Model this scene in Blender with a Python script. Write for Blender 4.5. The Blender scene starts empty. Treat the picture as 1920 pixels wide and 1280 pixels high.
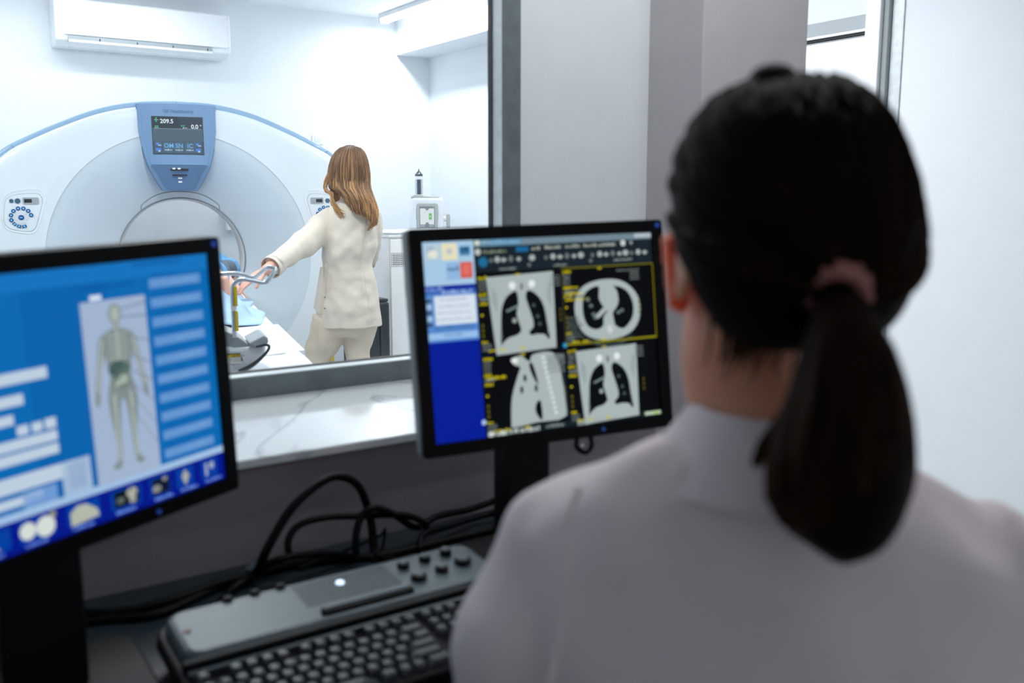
import bpy, bmesh, math, random
import numpy as np
from mathutils import Vector, Matrix
random.seed(7)
R = math.radians
SC = bpy.context.scene
COL = SC.collection

# ------------------------------------------------------------------ camera, world, exposure
F_PX = 1740.0                       # focal length in pixels of the 1920 wide frame
HEAD, PITCH, CAM_Z = R(34.3), R(8.8), 1.37
cam_d = bpy.data.cameras.new('camera'); cam = bpy.data.objects.new('camera', cam_d); COL.objects.link(cam)
cam_d.sensor_width = 36.0; cam_d.lens = 36.0 * F_PX / 1920.0
cam.location = (0, 0, CAM_Z); cam.rotation_euler = (R(90) - PITCH, 0, -HEAD)
cam_d.clip_start = 0.02
cam_d.dof.use_dof = True; cam_d.dof.focus_distance = 4.7; cam_d.dof.aperture_fstop = 3.3
SC.camera = cam
SC.view_settings.view_transform = 'Standard'; SC.view_settings.look = 'None'
SC.view_settings.gamma = 1.0; SC.view_settings.exposure = 0.0
SC.view_settings.use_curve_mapping = False
try: SC.cycles.max_bounces = 10; SC.cycles.diffuse_bounces = 6; SC.cycles.use_denoising = True
except Exception: pass
W = bpy.data.worlds.new('world'); SC.world = W; W.use_nodes = True
W.node_tree.nodes['Background'].inputs[0].default_value = (0.6, 0.75, 1.0, 1)
W.node_tree.nodes['Background'].inputs[1].default_value = 0.05

# power of the lamps (each lamp's builder reads it here)
P_STRIP = 20.5
P_CTRL = 12.0
P_FILL = 1.2

# ------------------------------------------------------------------ maths
FH = Vector((math.sin(HEAD), math.cos(HEAD), 0)); RT = Vector((math.cos(HEAD), -math.sin(HEAD), 0))
FW = FH * math.cos(PITCH) + Vector((0, 0, -math.sin(PITCH))); UPV = RT.cross(FW)
CAM = Vector((0, 0, CAM_Z))
def ray(px, py): return FW + RT * ((px - 960) / F_PX) + UPV * ((640 - py) / F_PX)
def on_y(px, py, Y): v = ray(px, py); return CAM + v * (Y / v.y)
def on_z(px, py, Z): v = ray(px, py); return CAM + v * ((Z - CAM_Z) / v.z)
class Frame:
    """a place in the room: floor point + heading; p() reads a photo direction at a real distance"""
    def __init__(s, x, y, phi):
        s.o = Vector((x, y, 0)); s.phi = phi
        s.dir = Vector((math.sin(phi), math.cos(phi), 0)); s.rt = Vector((math.cos(phi), -math.sin(phi), 0))
    def loc(s, P):
        d = P - s.o; return Vector((d.dot(s.rt), d.dot(s.dir), P.z))
    def p(s, px, py, off=0.0):
        v = ray(px, py); t = ((s.o + s.dir * off - CAM).dot(s.dir)) / v.dot(s.dir)
        return s.loc(CAM + v * t)
def lerp(a, b, t): return a + (b - a) * t
def catmull(P, n=8, closed=False):
    P = [Vector(p) for p in P]; out = []; N = len(P)
    rng = N if closed else N - 1
    for i in range(rng):
        p1, p2 = P[i], P[(i + 1) % N]
        p0 = P[i - 1] if (i > 0 or closed) else p1 * 2 - p2
        p3 = P[(i + 2) % N] if (i + 2 < N or closed) else p2 * 2 - p1
        for k in range(n):
            t = k / n
            out.append(0.5 * ((2 * p1) + (p2 - p0) * t + (2 * p0 - 5 * p1 + 4 * p2 - p3) * t * t + (3 * p1 - p0 - 3 * p2 + p3) * t ** 3))
    if not closed: out.append(P[-1])
    return out
def interp(x, tab):
    xs = [t[0] for t in tab]
    return [float(np.interp(x, xs, [t[k] for t in tab])) for k in range(1, len(tab[0]))]

# ------------------------------------------------------------------ materials
def lin(c):
    return tuple(((v / 255) / 12.92 if v / 255 <= 0.04045 else ((v / 255 + 0.055) / 1.055) ** 2.4) for v in c)
def mat(name, rgb, rough=0.5, metal=0.0, bump=0.0, scale=60.0, vary=0.0, vscale=8.0, coat=0.0, emit=None, es=1.0, sss=0.0, sheen=0.0, stretch=None, trans=0.0, spec=.5, sssc=.02):
    m = bpy.data.materials.new(name); m.use_nodes = True
    nt = m.node_tree; b = nt.nodes['Principled BSDF']
    c = lin(rgb) + (1,)
    b.inputs['Base Color'].default_value = c
    b.inputs['Roughness'].default_value = rough; b.inputs['Metallic'].default_value = metal
    b.inputs['Coat Weight'].default_value = coat; b.inputs['Specular IOR Level'].default_value = spec
    if sss:
        b.inputs['Subsurface Weight'].default_value = sss
        b.inputs['Subsurface Radius'].default_value = (1, .3, .15); b.inputs['Subsurface Scale'].default_value = sssc
    if sheen: b.inputs['Sheen Weight'].default_value = sheen
    if trans: b.inputs['Transmission Weight'].default_value = trans
    if emit:
        b.inputs['Emission Color'].default_value = lin(emit) + (1,); b.inputs['Emission Strength'].default_value = es
    tc = nt.nodes.new('ShaderNodeTexCoord')
    src = tc.outputs['Object']
    if stretch:
        mp = nt.nodes.new('ShaderNodeMapping'); mp.inputs['Scale'].default_value = stretch
        nt.links.new(src, mp.inputs[0]); src = mp.outputs[0]
    if vary:
        n = nt.nodes.new('ShaderNodeTexNoise'); n.inputs['Scale'].default_value = vscale; n.inputs['Detail'].default_value = 4
        nt.links.new(src, n.inputs['Vector'])
        r = nt.nodes.new('ShaderNodeValToRGB')
        r.color_ramp.elements[0].position = .3; r.color_ramp.elements[1].position = .7
        r.color_ramp.elements[0].color = tuple(v * (1 - vary) for v in c[:3]) + (1,)
        r.color_ramp.elements[1].color = tuple(min(1, v * (1 + vary)) for v in c[:3]) + (1,)
        nt.links.new(n.outputs[0], r.inputs[0]); nt.links.new(r.outputs[0], b.inputs['Base Color'])
    if bump:
        n = nt.nodes.new('ShaderNodeTexNoise'); n.inputs['Scale'].default_value = scale; n.inputs['Detail'].default_value = 3
        nt.links.new(src, n.inputs['Vector'])
        bp = nt.nodes.new('ShaderNodeBump'); bp.inputs['Strength'].default_value = bump; bp.inputs['Distance'].default_value = 0.01
        nt.links.new(n.outputs[0], bp.inputs['Height']); nt.links.new(bp.outputs[0], b.inputs['Normal'])
    return m
M = {}
M['white_wall'] = mat('white wall paint', (228, 232, 236), .6, bump=.04, scale=90, vary=.01)
M['ctrl_wall'] = mat('pale grey wall paint', (226, 230, 232), .65, bump=.05, scale=90, vary=.02)
M['taupe'] = mat('taupe grey pillar paint', (188, 181, 185), .7, bump=.08, scale=120, vary=.03)
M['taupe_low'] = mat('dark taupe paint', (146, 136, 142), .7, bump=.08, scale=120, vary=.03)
M['ceil'] = mat('ceiling paint', (240, 242, 244), .7, bump=.03, scale=50)
M['floor'] = mat('vinyl floor', (190, 195, 198), .35, vary=.06, vscale=3, bump=.02)
M['lit_reveal_cover'] = mat('pale cover plate and painted reveal light', (205, 212, 215), .45, metal=.2, vary=.1, vscale=30)  # frame metal lightened for light on the reveal; also the door cover plate
M['frame_metal'] = mat('brushed grey metal', (112, 122, 125), .55, metal=.3, vary=.16, vscale=18, bump=.1, scale=200)
M['white_plastic'] = mat('white plastic', (236, 238, 241), .35, vary=.01, bump=.01)
M['gantry'] = mat('scanner white shell', (226, 233, 238), .35, coat=.3, vary=.006, vscale=3, bump=.005)
M['gantry_dish'] = mat('scanner pale blue shell', (205, 216, 224), .4, coat=.2, vary=.006, vscale=3, bump=.005)
M['rim_blue'] = mat('pale blue strip', (146, 178, 208), .35, coat=.3, vary=.01)
M['console_blue'] = mat('steel blue plastic', (118, 152, 188), .4, coat=.2, vary=.015, bump=.01)
M['console_dark'] = mat('darker steel blue plastic', (98, 130, 166), .45, vary=.015)
M['seal'] = mat('grey rubber seal', (150, 158, 158), .6)
M['line_grey'] = mat('thin grey gap', (120, 128, 134), .6)
M['dark'] = mat('dark recess', (12, 16, 22), .6)
M['bore'] = mat('bore liner', (222, 224, 224), .4, vary=.01)
M['pad_grey'] = mat('cool grey plastic', (160, 168, 172), .45, vary=.02)
M['btn_blue'] = mat('blue button', (14, 74, 135), .4, vary=.02)
M['btn_light'] = mat('button symbol pale blue', (120, 200, 255), .4)
M['btn_teal'] = mat('slate button', (60, 95, 118), .4)
M['pad_key'] = mat('pale grey rocker', (214, 221, 226), .4)
M['black'] = mat('black plastic', (5, 6, 7), .5, bump=.03, scale=300, spec=.2)
M['black_gloss'] = mat('black satin bezel', (3, 3, 4), .45, bump=.01, scale=200, spec=.15)
M['grey_side'] = mat('grey plastic side', (120, 126, 132), .4, vary=.02)
M['chrome'] = mat('polished chrome', (205, 210, 215), .15, metal=1, vary=.02)
M['steel'] = mat('satin aluminium tube', (205, 214, 222), .25, metal=.8, vary=.02)
M['yellow'] = mat('yellow scale', (235, 200, 30), .5, vary=.02)
M['label_white'] = mat('label white', (235, 236, 232), .5)
M['ink'] = mat('ink grey', (70, 74, 78), .6)
M['sheet'] = mat('white sheet', (226, 229, 233), .8, bump=.15, scale=25, vary=.01)
M['drape'] = mat('pale blue drape', (160, 190, 222), .75, bump=.5, scale=18, vary=.12, vscale=10)
M['shirt_blue'] = mat('light blue shirt', (110, 165, 215), .8, bump=.2, scale=30, vary=.06)
M['sleeve_grey'] = mat('grey knit sleeve', (92, 104, 116), .85, bump=.3, scale=60, vary=.1)
M['beige'] = mat('cream uniform cotton', (212, 202, 187), .8, bump=.12, scale=26, sheen=.2, vary=.02)
M['beige_trouser'] = mat('cream trouser cotton', (207, 193, 173), .8, bump=.15, scale=22, sheen=.2, vary=.03)
M['coat'] = mat('white lab coat cotton', (214, 200, 202), .85, bump=.12, scale=22, sheen=.15, vary=.03, vscale=6)
M['skin'] = mat('skin', (224, 172, 152), .5, sss=.12, bump=.06, scale=120, vary=.05, vscale=20)
M['ear'] = mat('ear skin with painted backlight', (226, 104, 58), .5, sss=.8, sssc=.05, bump=.03, scale=90)  # orange backlight through the ear is put into the base colour
M['skin_front'] = mat('skin warm', (216, 150, 118), .5, sss=.7, sssc=.045, bump=.06, scale=90, vary=.05, vscale=20)
M['jeans'] = mat('dark trousers', (50, 52, 60), .85, bump=.2, scale=40, vary=.05)
M['shoe'] = mat('white clog', (225, 225, 225), .5)
M['case'] = mat('black ribbed case', (30, 38, 44), .35, vary=.1, bump=.02)
M['cabinet'] = mat('cabinet white', (238, 239, 240), .4, vary=.01)
M['cabinet_side'] = M['cabinet']
M['inj_grey'] = mat('warm grey plastic', (180, 184, 180), .45, vary=.02)
M['glass_dark'] = mat('smoky syringe barrel', (75, 86, 98), .2, vary=.04)
M['silver'] = mat('silver painted plastic', (74, 86, 92), .42, metal=.2, vary=.05, vscale=40, bump=.05, scale=200)
M['key'] = mat('charcoal key plastic', (50, 56, 58), .4, bump=.02, scale=300)
M['cable'] = mat('black cable rubber', (4, 4, 5), .5, spec=.12)
M['desk'] = mat('dark grey desk laminate', (32, 42, 48), .4, vary=.06, vscale=10, bump=.03, spec=.3)
M['scrunchie'] = mat('dusty pink fabric', (150, 98, 90), .9, bump=.6, scale=120, vary=.12, vscale=60)
M['lamp_body'] = mat('lamp housing white', (225, 228, 230), .5)
M['lamp_glow'] = mat('lamp diffuser', (255, 255, 255), .5, emit=(244, 249, 255), es=7.0)
M['led'] = mat('power light', (220, 235, 255), .4, emit=(205, 228, 255), es=1.6)
M['led_blue'] = mat('dim blue light', (20, 50, 110), .4, emit=(25, 70, 160), es=.5)
M['eye'] = mat('eye white', (230, 228, 224), .2)
M['iris'] = mat('eye iris', (60, 42, 30), .2)

def hair_mat(name, root, mid, tip, z0, z1, rough=.45, spec=.4):
    m = bpy.data.materials.new(name); m.use_nodes = True; nt = m.node_tree; b = nt.nodes['Principled BSDF']
    tc = nt.nodes.new('ShaderNodeTexCoord'); sx = nt.nodes.new('ShaderNodeSeparateXYZ'); nt.links.new(tc.outputs['Object'], sx.inputs[0])
    mr = nt.nodes.new('ShaderNodeMapRange'); mr.inputs[1].default_value = z1; mr.inputs[2].default_value = z0
    nt.links.new(sx.outputs[2], mr.inputs[0])
    at = nt.nodes.new('ShaderNodeAttribute'); at.attribute_name = 'tone'
    ad = nt.nodes.new('ShaderNodeMath'); ad.operation = 'ADD'; nt.links.new(mr.outputs[0], ad.inputs[0]); nt.links.new(at.outputs['Fac'], ad.inputs[1])
    r = nt.nodes.new('ShaderNodeValToRGB'); e = r.color_ramp.elements
    e[0].color = lin(root) + (1,); e[1].color = lin(tip) + (1,); e[1].position = .95; x = e.new(.5); x.color = lin(mid) + (1,)
    nt.links.new(ad.outputs[0], r.inputs[0]); nt.links.new(r.outputs[0], b.inputs['Base Color'])
    b.inputs['Roughness'].default_value = rough; b.inputs['Specular IOR Level'].default_value = spec; b.inputs['Specular Tint'].default_value = (1, .75, .5, 1)
    n = nt.nodes.new('ShaderNodeTexNoise'); mp = nt.nodes.new('ShaderNodeMapping'); mp.inputs['Scale'].default_value = (260, 260, 14)
    nt.links.new(tc.outputs['Object'], mp.inputs[0]); nt.links.new(mp.outputs[0], n.inputs['Vector']); n.inputs['Scale'].default_value = 1
    bp = nt.nodes.new('ShaderNodeBump'); bp.inputs['Strength'].default_value = .35; bp.inputs['Distance'].default_value = .004
    nt.links.new(n.outputs[0], bp.inputs['Height']); nt.links.new(bp.outputs[0], b.inputs['Normal'])
    return m
M['hair_gold'] = hair_mat('golden brown hair', (84, 62, 48), (128, 94, 68), (184, 140, 92), 1.20, 1.66)
M['hair_dark'] = hair_mat('dark brown hair', (9, 6, 4), (18, 11, 7), (58, 36, 20), .6, 1.5, .6, .04)

# marble
def marble():
    m = bpy.data.materials.new('white marble'); m.use_nodes = True; nt = m.node_tree; b = nt.nodes['Principled BSDF']
    tc = nt.nodes.new('ShaderNodeTexCoord')
    n = nt.nodes.new('ShaderNodeTexNoise'); n.inputs['Scale'].default_value = 1.8; n.inputs['Detail'].default_value = 6; n.inputs['Distortion'].default_value = 1.6
    nt.links.new(tc.outputs['Object'], n.inputs['Vector'])
    r = nt.nodes.new('ShaderNodeValToRGB'); e = r.color_ramp.elements
    e[0].position = .47; e[0].color = lin((218, 223, 226)) + (1,); e[1].position = .53; e[1].color = lin((220, 225, 227)) + (1,)
    x = e.new(.5); x.color = lin((182, 188, 192)) + (1,)
    nt.links.new(n.outputs[0], r.inputs[0]); nt.links.new(r.outputs[0], b.inputs['Base Color'])
    b.inputs['Roughness'].default_value = .12; b.inputs['Coat Weight'].default_value = .5; b.inputs['Coat Roughness'].default_value = .05
    return m
M['marble'] = marble()
def clear(name, tint=(255, 255, 255), gl=.05):
    m = bpy.data.materials.new(name); m.use_nodes = True; nt = m.node_tree; nt.nodes.remove(nt.nodes['Principled BSDF'])
    t = nt.nodes.new('ShaderNodeBsdfTransparent'); t.inputs[0].default_value = lin(tint) + (1,)
    g = nt.nodes.new('ShaderNodeBsdfGlossy'); g.inputs['Roughness'].default_value = .02
    mx = nt.nodes.new('ShaderNodeMixShader'); mx.inputs[0].default_value = gl
    nt.links.new(t.outputs[0], mx.inputs[1]); nt.links.new(g.outputs[0], mx.inputs[2]); nt.links.new(mx.outputs[0], nt.nodes['Material Output'].inputs[0])
    return m
M['glass'] = clear('window glass', (252, 254, 254), .03)
M['barrel'] = clear('clear plastic', (228, 234, 240), .12)
def screen_mat():
    m = bpy.data.materials.new('lit screen'); m.use_nodes = True; nt = m.node_tree; b = nt.nodes['Principled BSDF']
    a = nt.nodes.new('ShaderNodeAttribute'); a.attribute_name = 'Col'
    b.inputs['Base Color'].default_value = (.002, .002, .003, 1); b.inputs['Roughness'].default_value = .5; b.inputs['Specular IOR Level'].default_value = .12
    nt.links.new(a.outputs['Color'], b.inputs['Emission Color']); b.inputs['Emission Strength'].default_value = 1.0
    return m
M['screen'] = screen_mat()

# ------------------------------------------------------------------ mesh helpers
def tag(o, label=None, cat=None, group=None, kind=None):
    if label: o['label'] = label
    if cat: o['category'] = cat
    if group: o['group'] = group
    if kind: o['kind'] = kind
    return o
def empty(name, loc=(0, 0, 0), rz=0.0, label=None, cat=None, group=None):
    o = bpy.data.objects.new(name, None); COL.objects.link(o); o.empty_display_size = .1
    o.location = loc; o.rotation_euler = (0, 0, rz); return tag(o, label, cat, group)
def obj(name, bm, m, parent=None, smooth=True, bevel=0.0, seg=2, label=None, angle=40, mats=None):
    me = bpy.data.meshes.new(name)
    bmesh.ops.recalc_face_normals(bm, faces=bm.faces)
    bm.to_mesh(me); bm.free()
    for mm in (mats or [m]): me.materials.append(mm)
    o = bpy.data.objects.new(name, me); COL.objects.link(o)
    if parent is not None: o.parent = parent
    if smooth:
        for p in me.polygons: p.use_smooth = True
        if angle:
            try: me.set_sharp_from_angle(angle=R(angle))
            except Exception: pass
    if bevel:
        b = o.modifiers.new('bevel', 'BEVEL'); b.width = bevel; b.segments = seg; b.limit_method = 'ANGLE'; b.angle_limit = R(40)
    if label: o['label'] = label
    return o
def B(): return bmesh.new()
def box(bm, x0, x1, y0, y1, z0, z1, mi=0):
    v = [bm.verts.new(p) for p in ((x0, y0, z0), (x1, y0, z0), (x1, y1, z0), (x0, y1, z0), (x0, y0, z1), (x1, y0, z1), (x1, y1, z1), (x0, y1, z1))]
    for f in ((0, 3, 2, 1), (4, 5, 6, 7), (0, 1, 5, 4), (1, 2, 6, 5), (2, 3, 7, 6), (3, 0, 4, 7)):
        bm.faces.new([v[i] for i in f]).material_index = mi
    return bm
def prism(bm, pts, y0, y1, mi=0, taper=1.0):
    """pts in (x,z); extruded along y. taper scales the y0 side about its centre"""
    cx = sum(p[0] for p in pts) / len(pts); cz = sum(p[1] for p in pts) / len(pts)
    a = [bm.verts.new((cx + (p[0] - cx) * taper, y0, cz + (p[1] - cz) * taper)) for p in pts]
    b = [bm.verts.new((p[0], y1, p[1])) for p in pts]
    n = len(pts)
    bm.faces.new(a).material_index = mi; bm.faces.new(list(reversed(b))).material_index = mi
    for i in range(n): bm.faces.new([a[i], b[i], b[(i + 1) % n], a[(i + 1) % n]]).material_index = mi
    return bm
def prism_z(bm, pts, z0, z1, taper=1.0):
    cx = sum(p[0] for p in pts) / len(pts); cy = sum(p[1] for p in pts) / len(pts)
    a = [bm.verts.new((p[0], p[1], z0)) for p in pts]
    b = [bm.verts.new((cx + (p[0] - cx) * taper, cy + (p[1] - cy) * taper, z1)) for p in pts]
    n = len(pts); bm.faces.new(a); bm.faces.new(list(reversed(b)))
    for i in range(n): bm.faces.new([a[i], b[i], b[(i + 1) % n], a[(i + 1) % n]])
    return bm
def rrect(x0, x1, y0, y1, r, n=5):
    out = []
    for cx, cy, a0 in ((x1 - r, y1 - r, 0), (x0 + r, y1 - r, 90), (x0 + r, y0 + r, 180), (x1 - r, y0 + r, 270)):
        for k in range(n + 1):
            a = R(a0 + 90 * k / n); out.append((cx + r * math.cos(a), cy + r * math.sin(a)))
    return out
def circ(cx, cy, r, n=20, ry=None): return [(cx + r * math.cos(2 * math.pi * k / n), cy + (ry or r) * math.sin(2 * math.pi * k / n)) for k in range(n)]
def ringset(bm, rings, cap=True, tone=None):
    vs = [[bm.verts.new(p) for p in rg] for rg in rings]
    n = len(vs[0])
    for a, b in zip(vs, vs[1:]):
        for i in range(n): bm.faces.new([a[i], a[(i + 1) % n], b[(i + 1) % n], b[i]])
    if cap:
        bm.faces.new(list(reversed(vs[0]))); bm.faces.new(vs[-1])
    if tone is not None:
        L = bm.verts.layers.float.get('tone') or bm.verts.layers.float.new('tone')
        for r_ in vs:
            for v in r_: v[L] = tone
    return vs
def tube(bm, pts, rad, n=10, flat=1.0, cap=True, tone=None, updir=None):
    pts = [Vector(p) for p in pts]; N = len(pts)
    if not hasattr(rad, '__len__'): rad = [rad] * N
    rings = []; prev = None
    for i, p in enumerate(pts):
        t = (pts[min(i + 1, N - 1)] - pts[max(i - 1, 0)])
        if t.length < 1e-9: t = Vector((0, 0, 1))
        t.normalize()
        if prev is None:
            u = Vector(updir) if updir else (Vector((0, 0, 1)) if abs(t.z) < .9 else Vector((0, 1, 0)))
            prev = (u - t * u.dot(t)).normalized()
        else:
            q = prev - t * prev.dot(t)
            prev = q.normalized() if q.length > 1e-6 else prev
        s = t.cross(prev)
        rings.append([p + (prev * math.cos(2 * math.pi * k / n) * flat + s * math.sin(2 * math.pi * k / n)) * rad[i] for k in range(n)])
    ringset(bm, rings, cap, tone); return bm
def stube(bm, ctrl, rad, n=10, sub=6, flat=1.0, tone=None, updir=None):
    """smooth tube through control points; rad list matches ctrl"""
    P = catmull(ctrl, sub)
    if hasattr(rad, '__len__'):
        xs = np.linspace(0, 1, len(rad)); rr = list(np.interp(np.linspace(0, 1, len(P)), xs, rad))
    else: rr = rad
    return tube(bm, P, rr, n, flat, tone=tone, updir=updir)
def ell(bm, c, r, M4=None, seg=20, rings=12):
    c = Vector(c); out = []
    for i in range(1, rings):
        th = math.pi * i / rings
        ring = []
        for k in range(seg):
            a = 2 * math.pi * k / seg
            v = Vector((c.x + r[0] * math.sin(th) * math.cos(a), c.y + r[1] * math.sin(th) * math.sin(a), c.z - r[2] * math.cos(th)))
            ring.append(M4 @ v if M4 else v)
        out.append(ring)
    vs = ringset(bm, out, cap=False)
    b = Vector((c.x, c.y, c.z - r[2])); t = Vector((c.x, c.y, c.z + r[2]))
    vb = bm.verts.new(M4 @ b if M4 else b); vt = bm.verts.new(M4 @ t if M4 else t)
    for k in range(seg):
        bm.faces.new([vb, vs[0][(k + 1) % seg], vs[0][k]]); bm.faces.new([vt, vs[-1][k], vs[-1][(k + 1) % seg]])
    return bm
def loft(bm, rows, n=36, sub=3, power=2.3, cap=True):
    """rows: (cx, cy, z, rx, ry) -> closed body"""
    P = catmull([Vector(r[:3]) for r in rows], sub); Q = catmull([Vector((r[3], r[4], 0)) for r in rows], sub)
    rings = []
    for p, q in zip(P, Q):
        rg = []
        for k in range(n):
            a = 2 * math.pi * k / n; c, s = math.cos(a), math.sin(a)
            rg.append((p.x + q.x * math.copysign(abs(c) ** (2 / power), c), p.y + q.y * math.copysign(abs(s) ** (2 / power), s), p.z))
        rings.append(rg)
    ringset(bm, rings, cap); return bm
def remesh(o, vox, smooth=6, disp=None, dsize=.1, seed_off=0):
    r = o.modifiers.new('remesh', 'REMESH'); r.mode = 'VOXEL'; r.voxel_size = vox; r.use_smooth_shade = True
    s = o.modifiers.new('smooth', 'SMOOTH'); s.factor = .6; s.iterations = smooth
    if disp:
        t = bpy.data.textures.new(o.name + '_folds', 'CLOUDS'); t.noise_scale = dsize; t.noise_depth = 1
        d = o.modifiers.new('folds', 'DISPLACE'); d.texture = t; d.strength = disp; d.mid_level = .5; d.texture_coords = 'LOCAL'
    return o
def dup(o, parent=None):
    c = o.copy(); COL.objects.link(c)
    if parent is not None: c.parent = parent
    for ch in list(o.children): dup(ch, c)
    return c

def text_polys(s, size, bold=0.0):
    cu = bpy.data.curves.new('t', 'FONT'); cu.body = s; cu.size = size; cu.resolution_u = 3; cu.offset = bold
    o = bpy.data.objects.new('t', cu); COL.objects.link(o)
    dg = bpy.context.evaluated_depsgraph_get(); dg.update()
    me = bpy.data.meshes.new_from_object(o.evaluated_get(dg))
    P = [[(me.vertices[i].co.x, me.vertices[i].co.y) for i in p.vertices] for p in me.polygons]
    bpy.data.objects.remove(o); bpy.data.curves.remove(cu); bpy.data.meshes.remove(me)
    return P

class Canvas:
    """flat display content: coloured polygons on a lit panel, local x right, z up, facing -y"""
    def __init__(s, w, h, bg, dl=.0002):
        s.P = []; s.w = w; s.h = h; s.dl = dl; s.l = 0; s.rect(0, 0, w, h, bg)
    def poly(s, pts, c): s.P.append(([(x, y) for x, y in pts], c, s.l))
    def rect(s, x, y, w, h, c): s.poly([(x, y), (x + w, y), (x + w, y + h), (x, y + h)], c)
    def disc(s, x, y, rx, ry, c, n=28): s.poly(circ(x, y, rx, n, ry), c)
    def up(s): s.l += 1
    def text(s, x, y, t, size, c, bold=0):
        for p in text_polys(t, size, bold): s.poly([(x + a, y + b) for a, b in p], c)
    def scribble(s, x, y, w, h, c, seed=0):
        """an unreadable line of small print"""
        rn = random.Random(seed); q = x
        while q < x + w:
            ww = h * rn.uniform(.3, 1.1); s.rect(q, y + h * rn.uniform(0, .15), min(ww, x + w - q), h * rn.uniform(.6, 1), c); q += ww + h * rn.uniform(.15, .4)
    def build(s, name, parent, loc, m=None, label=None):
        bm = B(); L = bm.loops.layers.color.new('Col') if False else None
        cols = []
        for pts, c, l in s.P:
            vs = [bm.verts.new((x - s.w / 2, -l * s.dl, y - s.h / 2)) for x, y in pts]
            try: bm.faces.new(vs); cols.append(c)
            except Exception: pass
        me = bpy.data.meshes.new(name); bm.to_mesh(me); bm.free()
        ca = me.color_attributes.new('Col', 'FLOAT_COLOR', 'CORNER')
        for p, c in zip(me.polygons, cols):
            cc = lin(c) + (1,)
            for li in p.loop_indices: ca.data[li].color = cc
        me.materials.append(m or M['screen'])
        o = bpy.data.objects.new(name, me); COL.objects.link(o); o.parent = parent; o.location = loc
        if label: o['label'] = label
        return o

# ------------------------------------------------------------------ THE SETTING
CEIL = 2.73; XR = 3.77; YF = 6.70; XL = -1.9; YB = -1.6; WY = 1.93; WT = 2.10
def struct(name, boxes, m, bevel=0.0):
    bm = B()
    for b in boxes: box(bm, *b)
    o = obj(name, bm, m, smooth=False, bevel=bevel); o['kind'] = 'structure'; return o
struct('floor', [(XL - .1, XR + .1, YB - .1, YF + .1, -.1, 0)], M['floor'])
struct('ceiling', [(XL - .1, XR + .1, WT, YF + .1, CEIL, CEIL + .1), (XL - .1, XR + .1, YB - .1, WT, CEIL, CEIL + .1)], M['ceil'])
struct('wall_far', [(XL - .1, XR + .1, YF, YF + .1, 0, CEIL)], M['white_wall'])
struct('wall_right', [(XR, XR + .1, YB - .1, YF, 0, CEIL)], M['white_wall'])
struct('wall_left', [(XL - .1, XL, YB - .1, YF, 0, CEIL)], M['white_wall'])
struct('wall_back', [(XL, XR, YB - .1, YB, 0, CEIL)], M['ctrl_wall'])
# wall between the two rooms: the part right of the window, the part above it and the low part
FY1 = 1.962; WX1 = 1.268; WX2 = 1.323; WZT = 2.45; PX0 = 1.764; PX1 = 2.165; PY = 1.731; LZ = .95; LY = 1.457; LX = 1.38
struct('wall_partition', [(WX2, PX0, WY, FY1, 0, CEIL), (1.40, PX0, FY1, WT, 0, CEIL), (XL, WX2, WY, WT, WZT + .055, CEIL), (PX1, XR, WY, WT, 2.45, CEIL)], M['ctrl_wall'])
struct('trim_1', [(PX0, PX1, PY, WT, 0, CEIL)], M['taupe'], bevel=.004)      # the grey pillar
struct('wall_low', [(XL, LX, LY + .006, WT, 0, LZ - .016)], M['taupe_low'])
# beam along the right wall of the scan room
struct('trim_2', [(3.475, XR, WT, YF, 2.467, CEIL)], M['white_wall'])
# ledge
bm = B(); box(bm, XL, LX + .012, LY - .008, WY + .03, LZ - .016, LZ)
o = obj('window_ledge', bm, M['marble'], smooth=False, bevel=.003)
tag(o, 'white marble ledge with grey veins under the viewing window', 'ledge')
bm = B(); box(bm, XL, LX + .012, WY + .03, WT, LZ - .016, LZ)
o = obj('trim_3', bm, M['white_wall'], smooth=False); o['kind'] = 'structure'
# window frame and pane
FY0, FY1 = 1.90, 1.962
w = empty('window_1', (0, FY0, LZ)); w['kind'] = 'structure'
def wf(name, x0, x1, z0, z1):
    bm = B(); box(bm, x0, x1, 0, FY1 - FY0, z0 - LZ, z1 - LZ); return obj(name, bm, M['frame_metal'], w, smooth=False, bevel=.0025)
wf('frame_sill', XL, WX2, LZ, .9965); wf('frame_head', XL, WX2, WZT, WZT + .055)
wf('frame_post', WX1, WX2, .9965, WZT); wf('frame_post', XL, XL + .05, .9965, WZT)
bm = B(); box(bm, XL + .05, WX1, .045, .053, .9965 - LZ, WZT - LZ); obj('pane', bm, M['glass'], w, smooth=False)
bm = B()
box(bm, WX1 - .004, WX1, .040, .058, .9965 - LZ, WZT - LZ); box(bm, XL + .05, WX1, .040, .058, .9965 - LZ, 1.0 - LZ)
obj('gasket', bm, M['dark'], w, smooth=False)
bm = B(); box(bm, WX1 - .0015, WX1 + .001, .0015, .040, .9975 - LZ, WZT - LZ); obj('lit_reveal_skin', bm, M['lit_reveal_cover'], w, smooth=False)  # thin skin on the post, scan room light painted into its colour
bm = B(); box(bm, XL + .05, WX1, .0015, .040, .9955 - LZ, .998 - LZ); obj('lit_reveal_skin', bm, M['lit_reveal_cover'], w, smooth=False)  # same painted light on top of the frame sill

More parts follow.
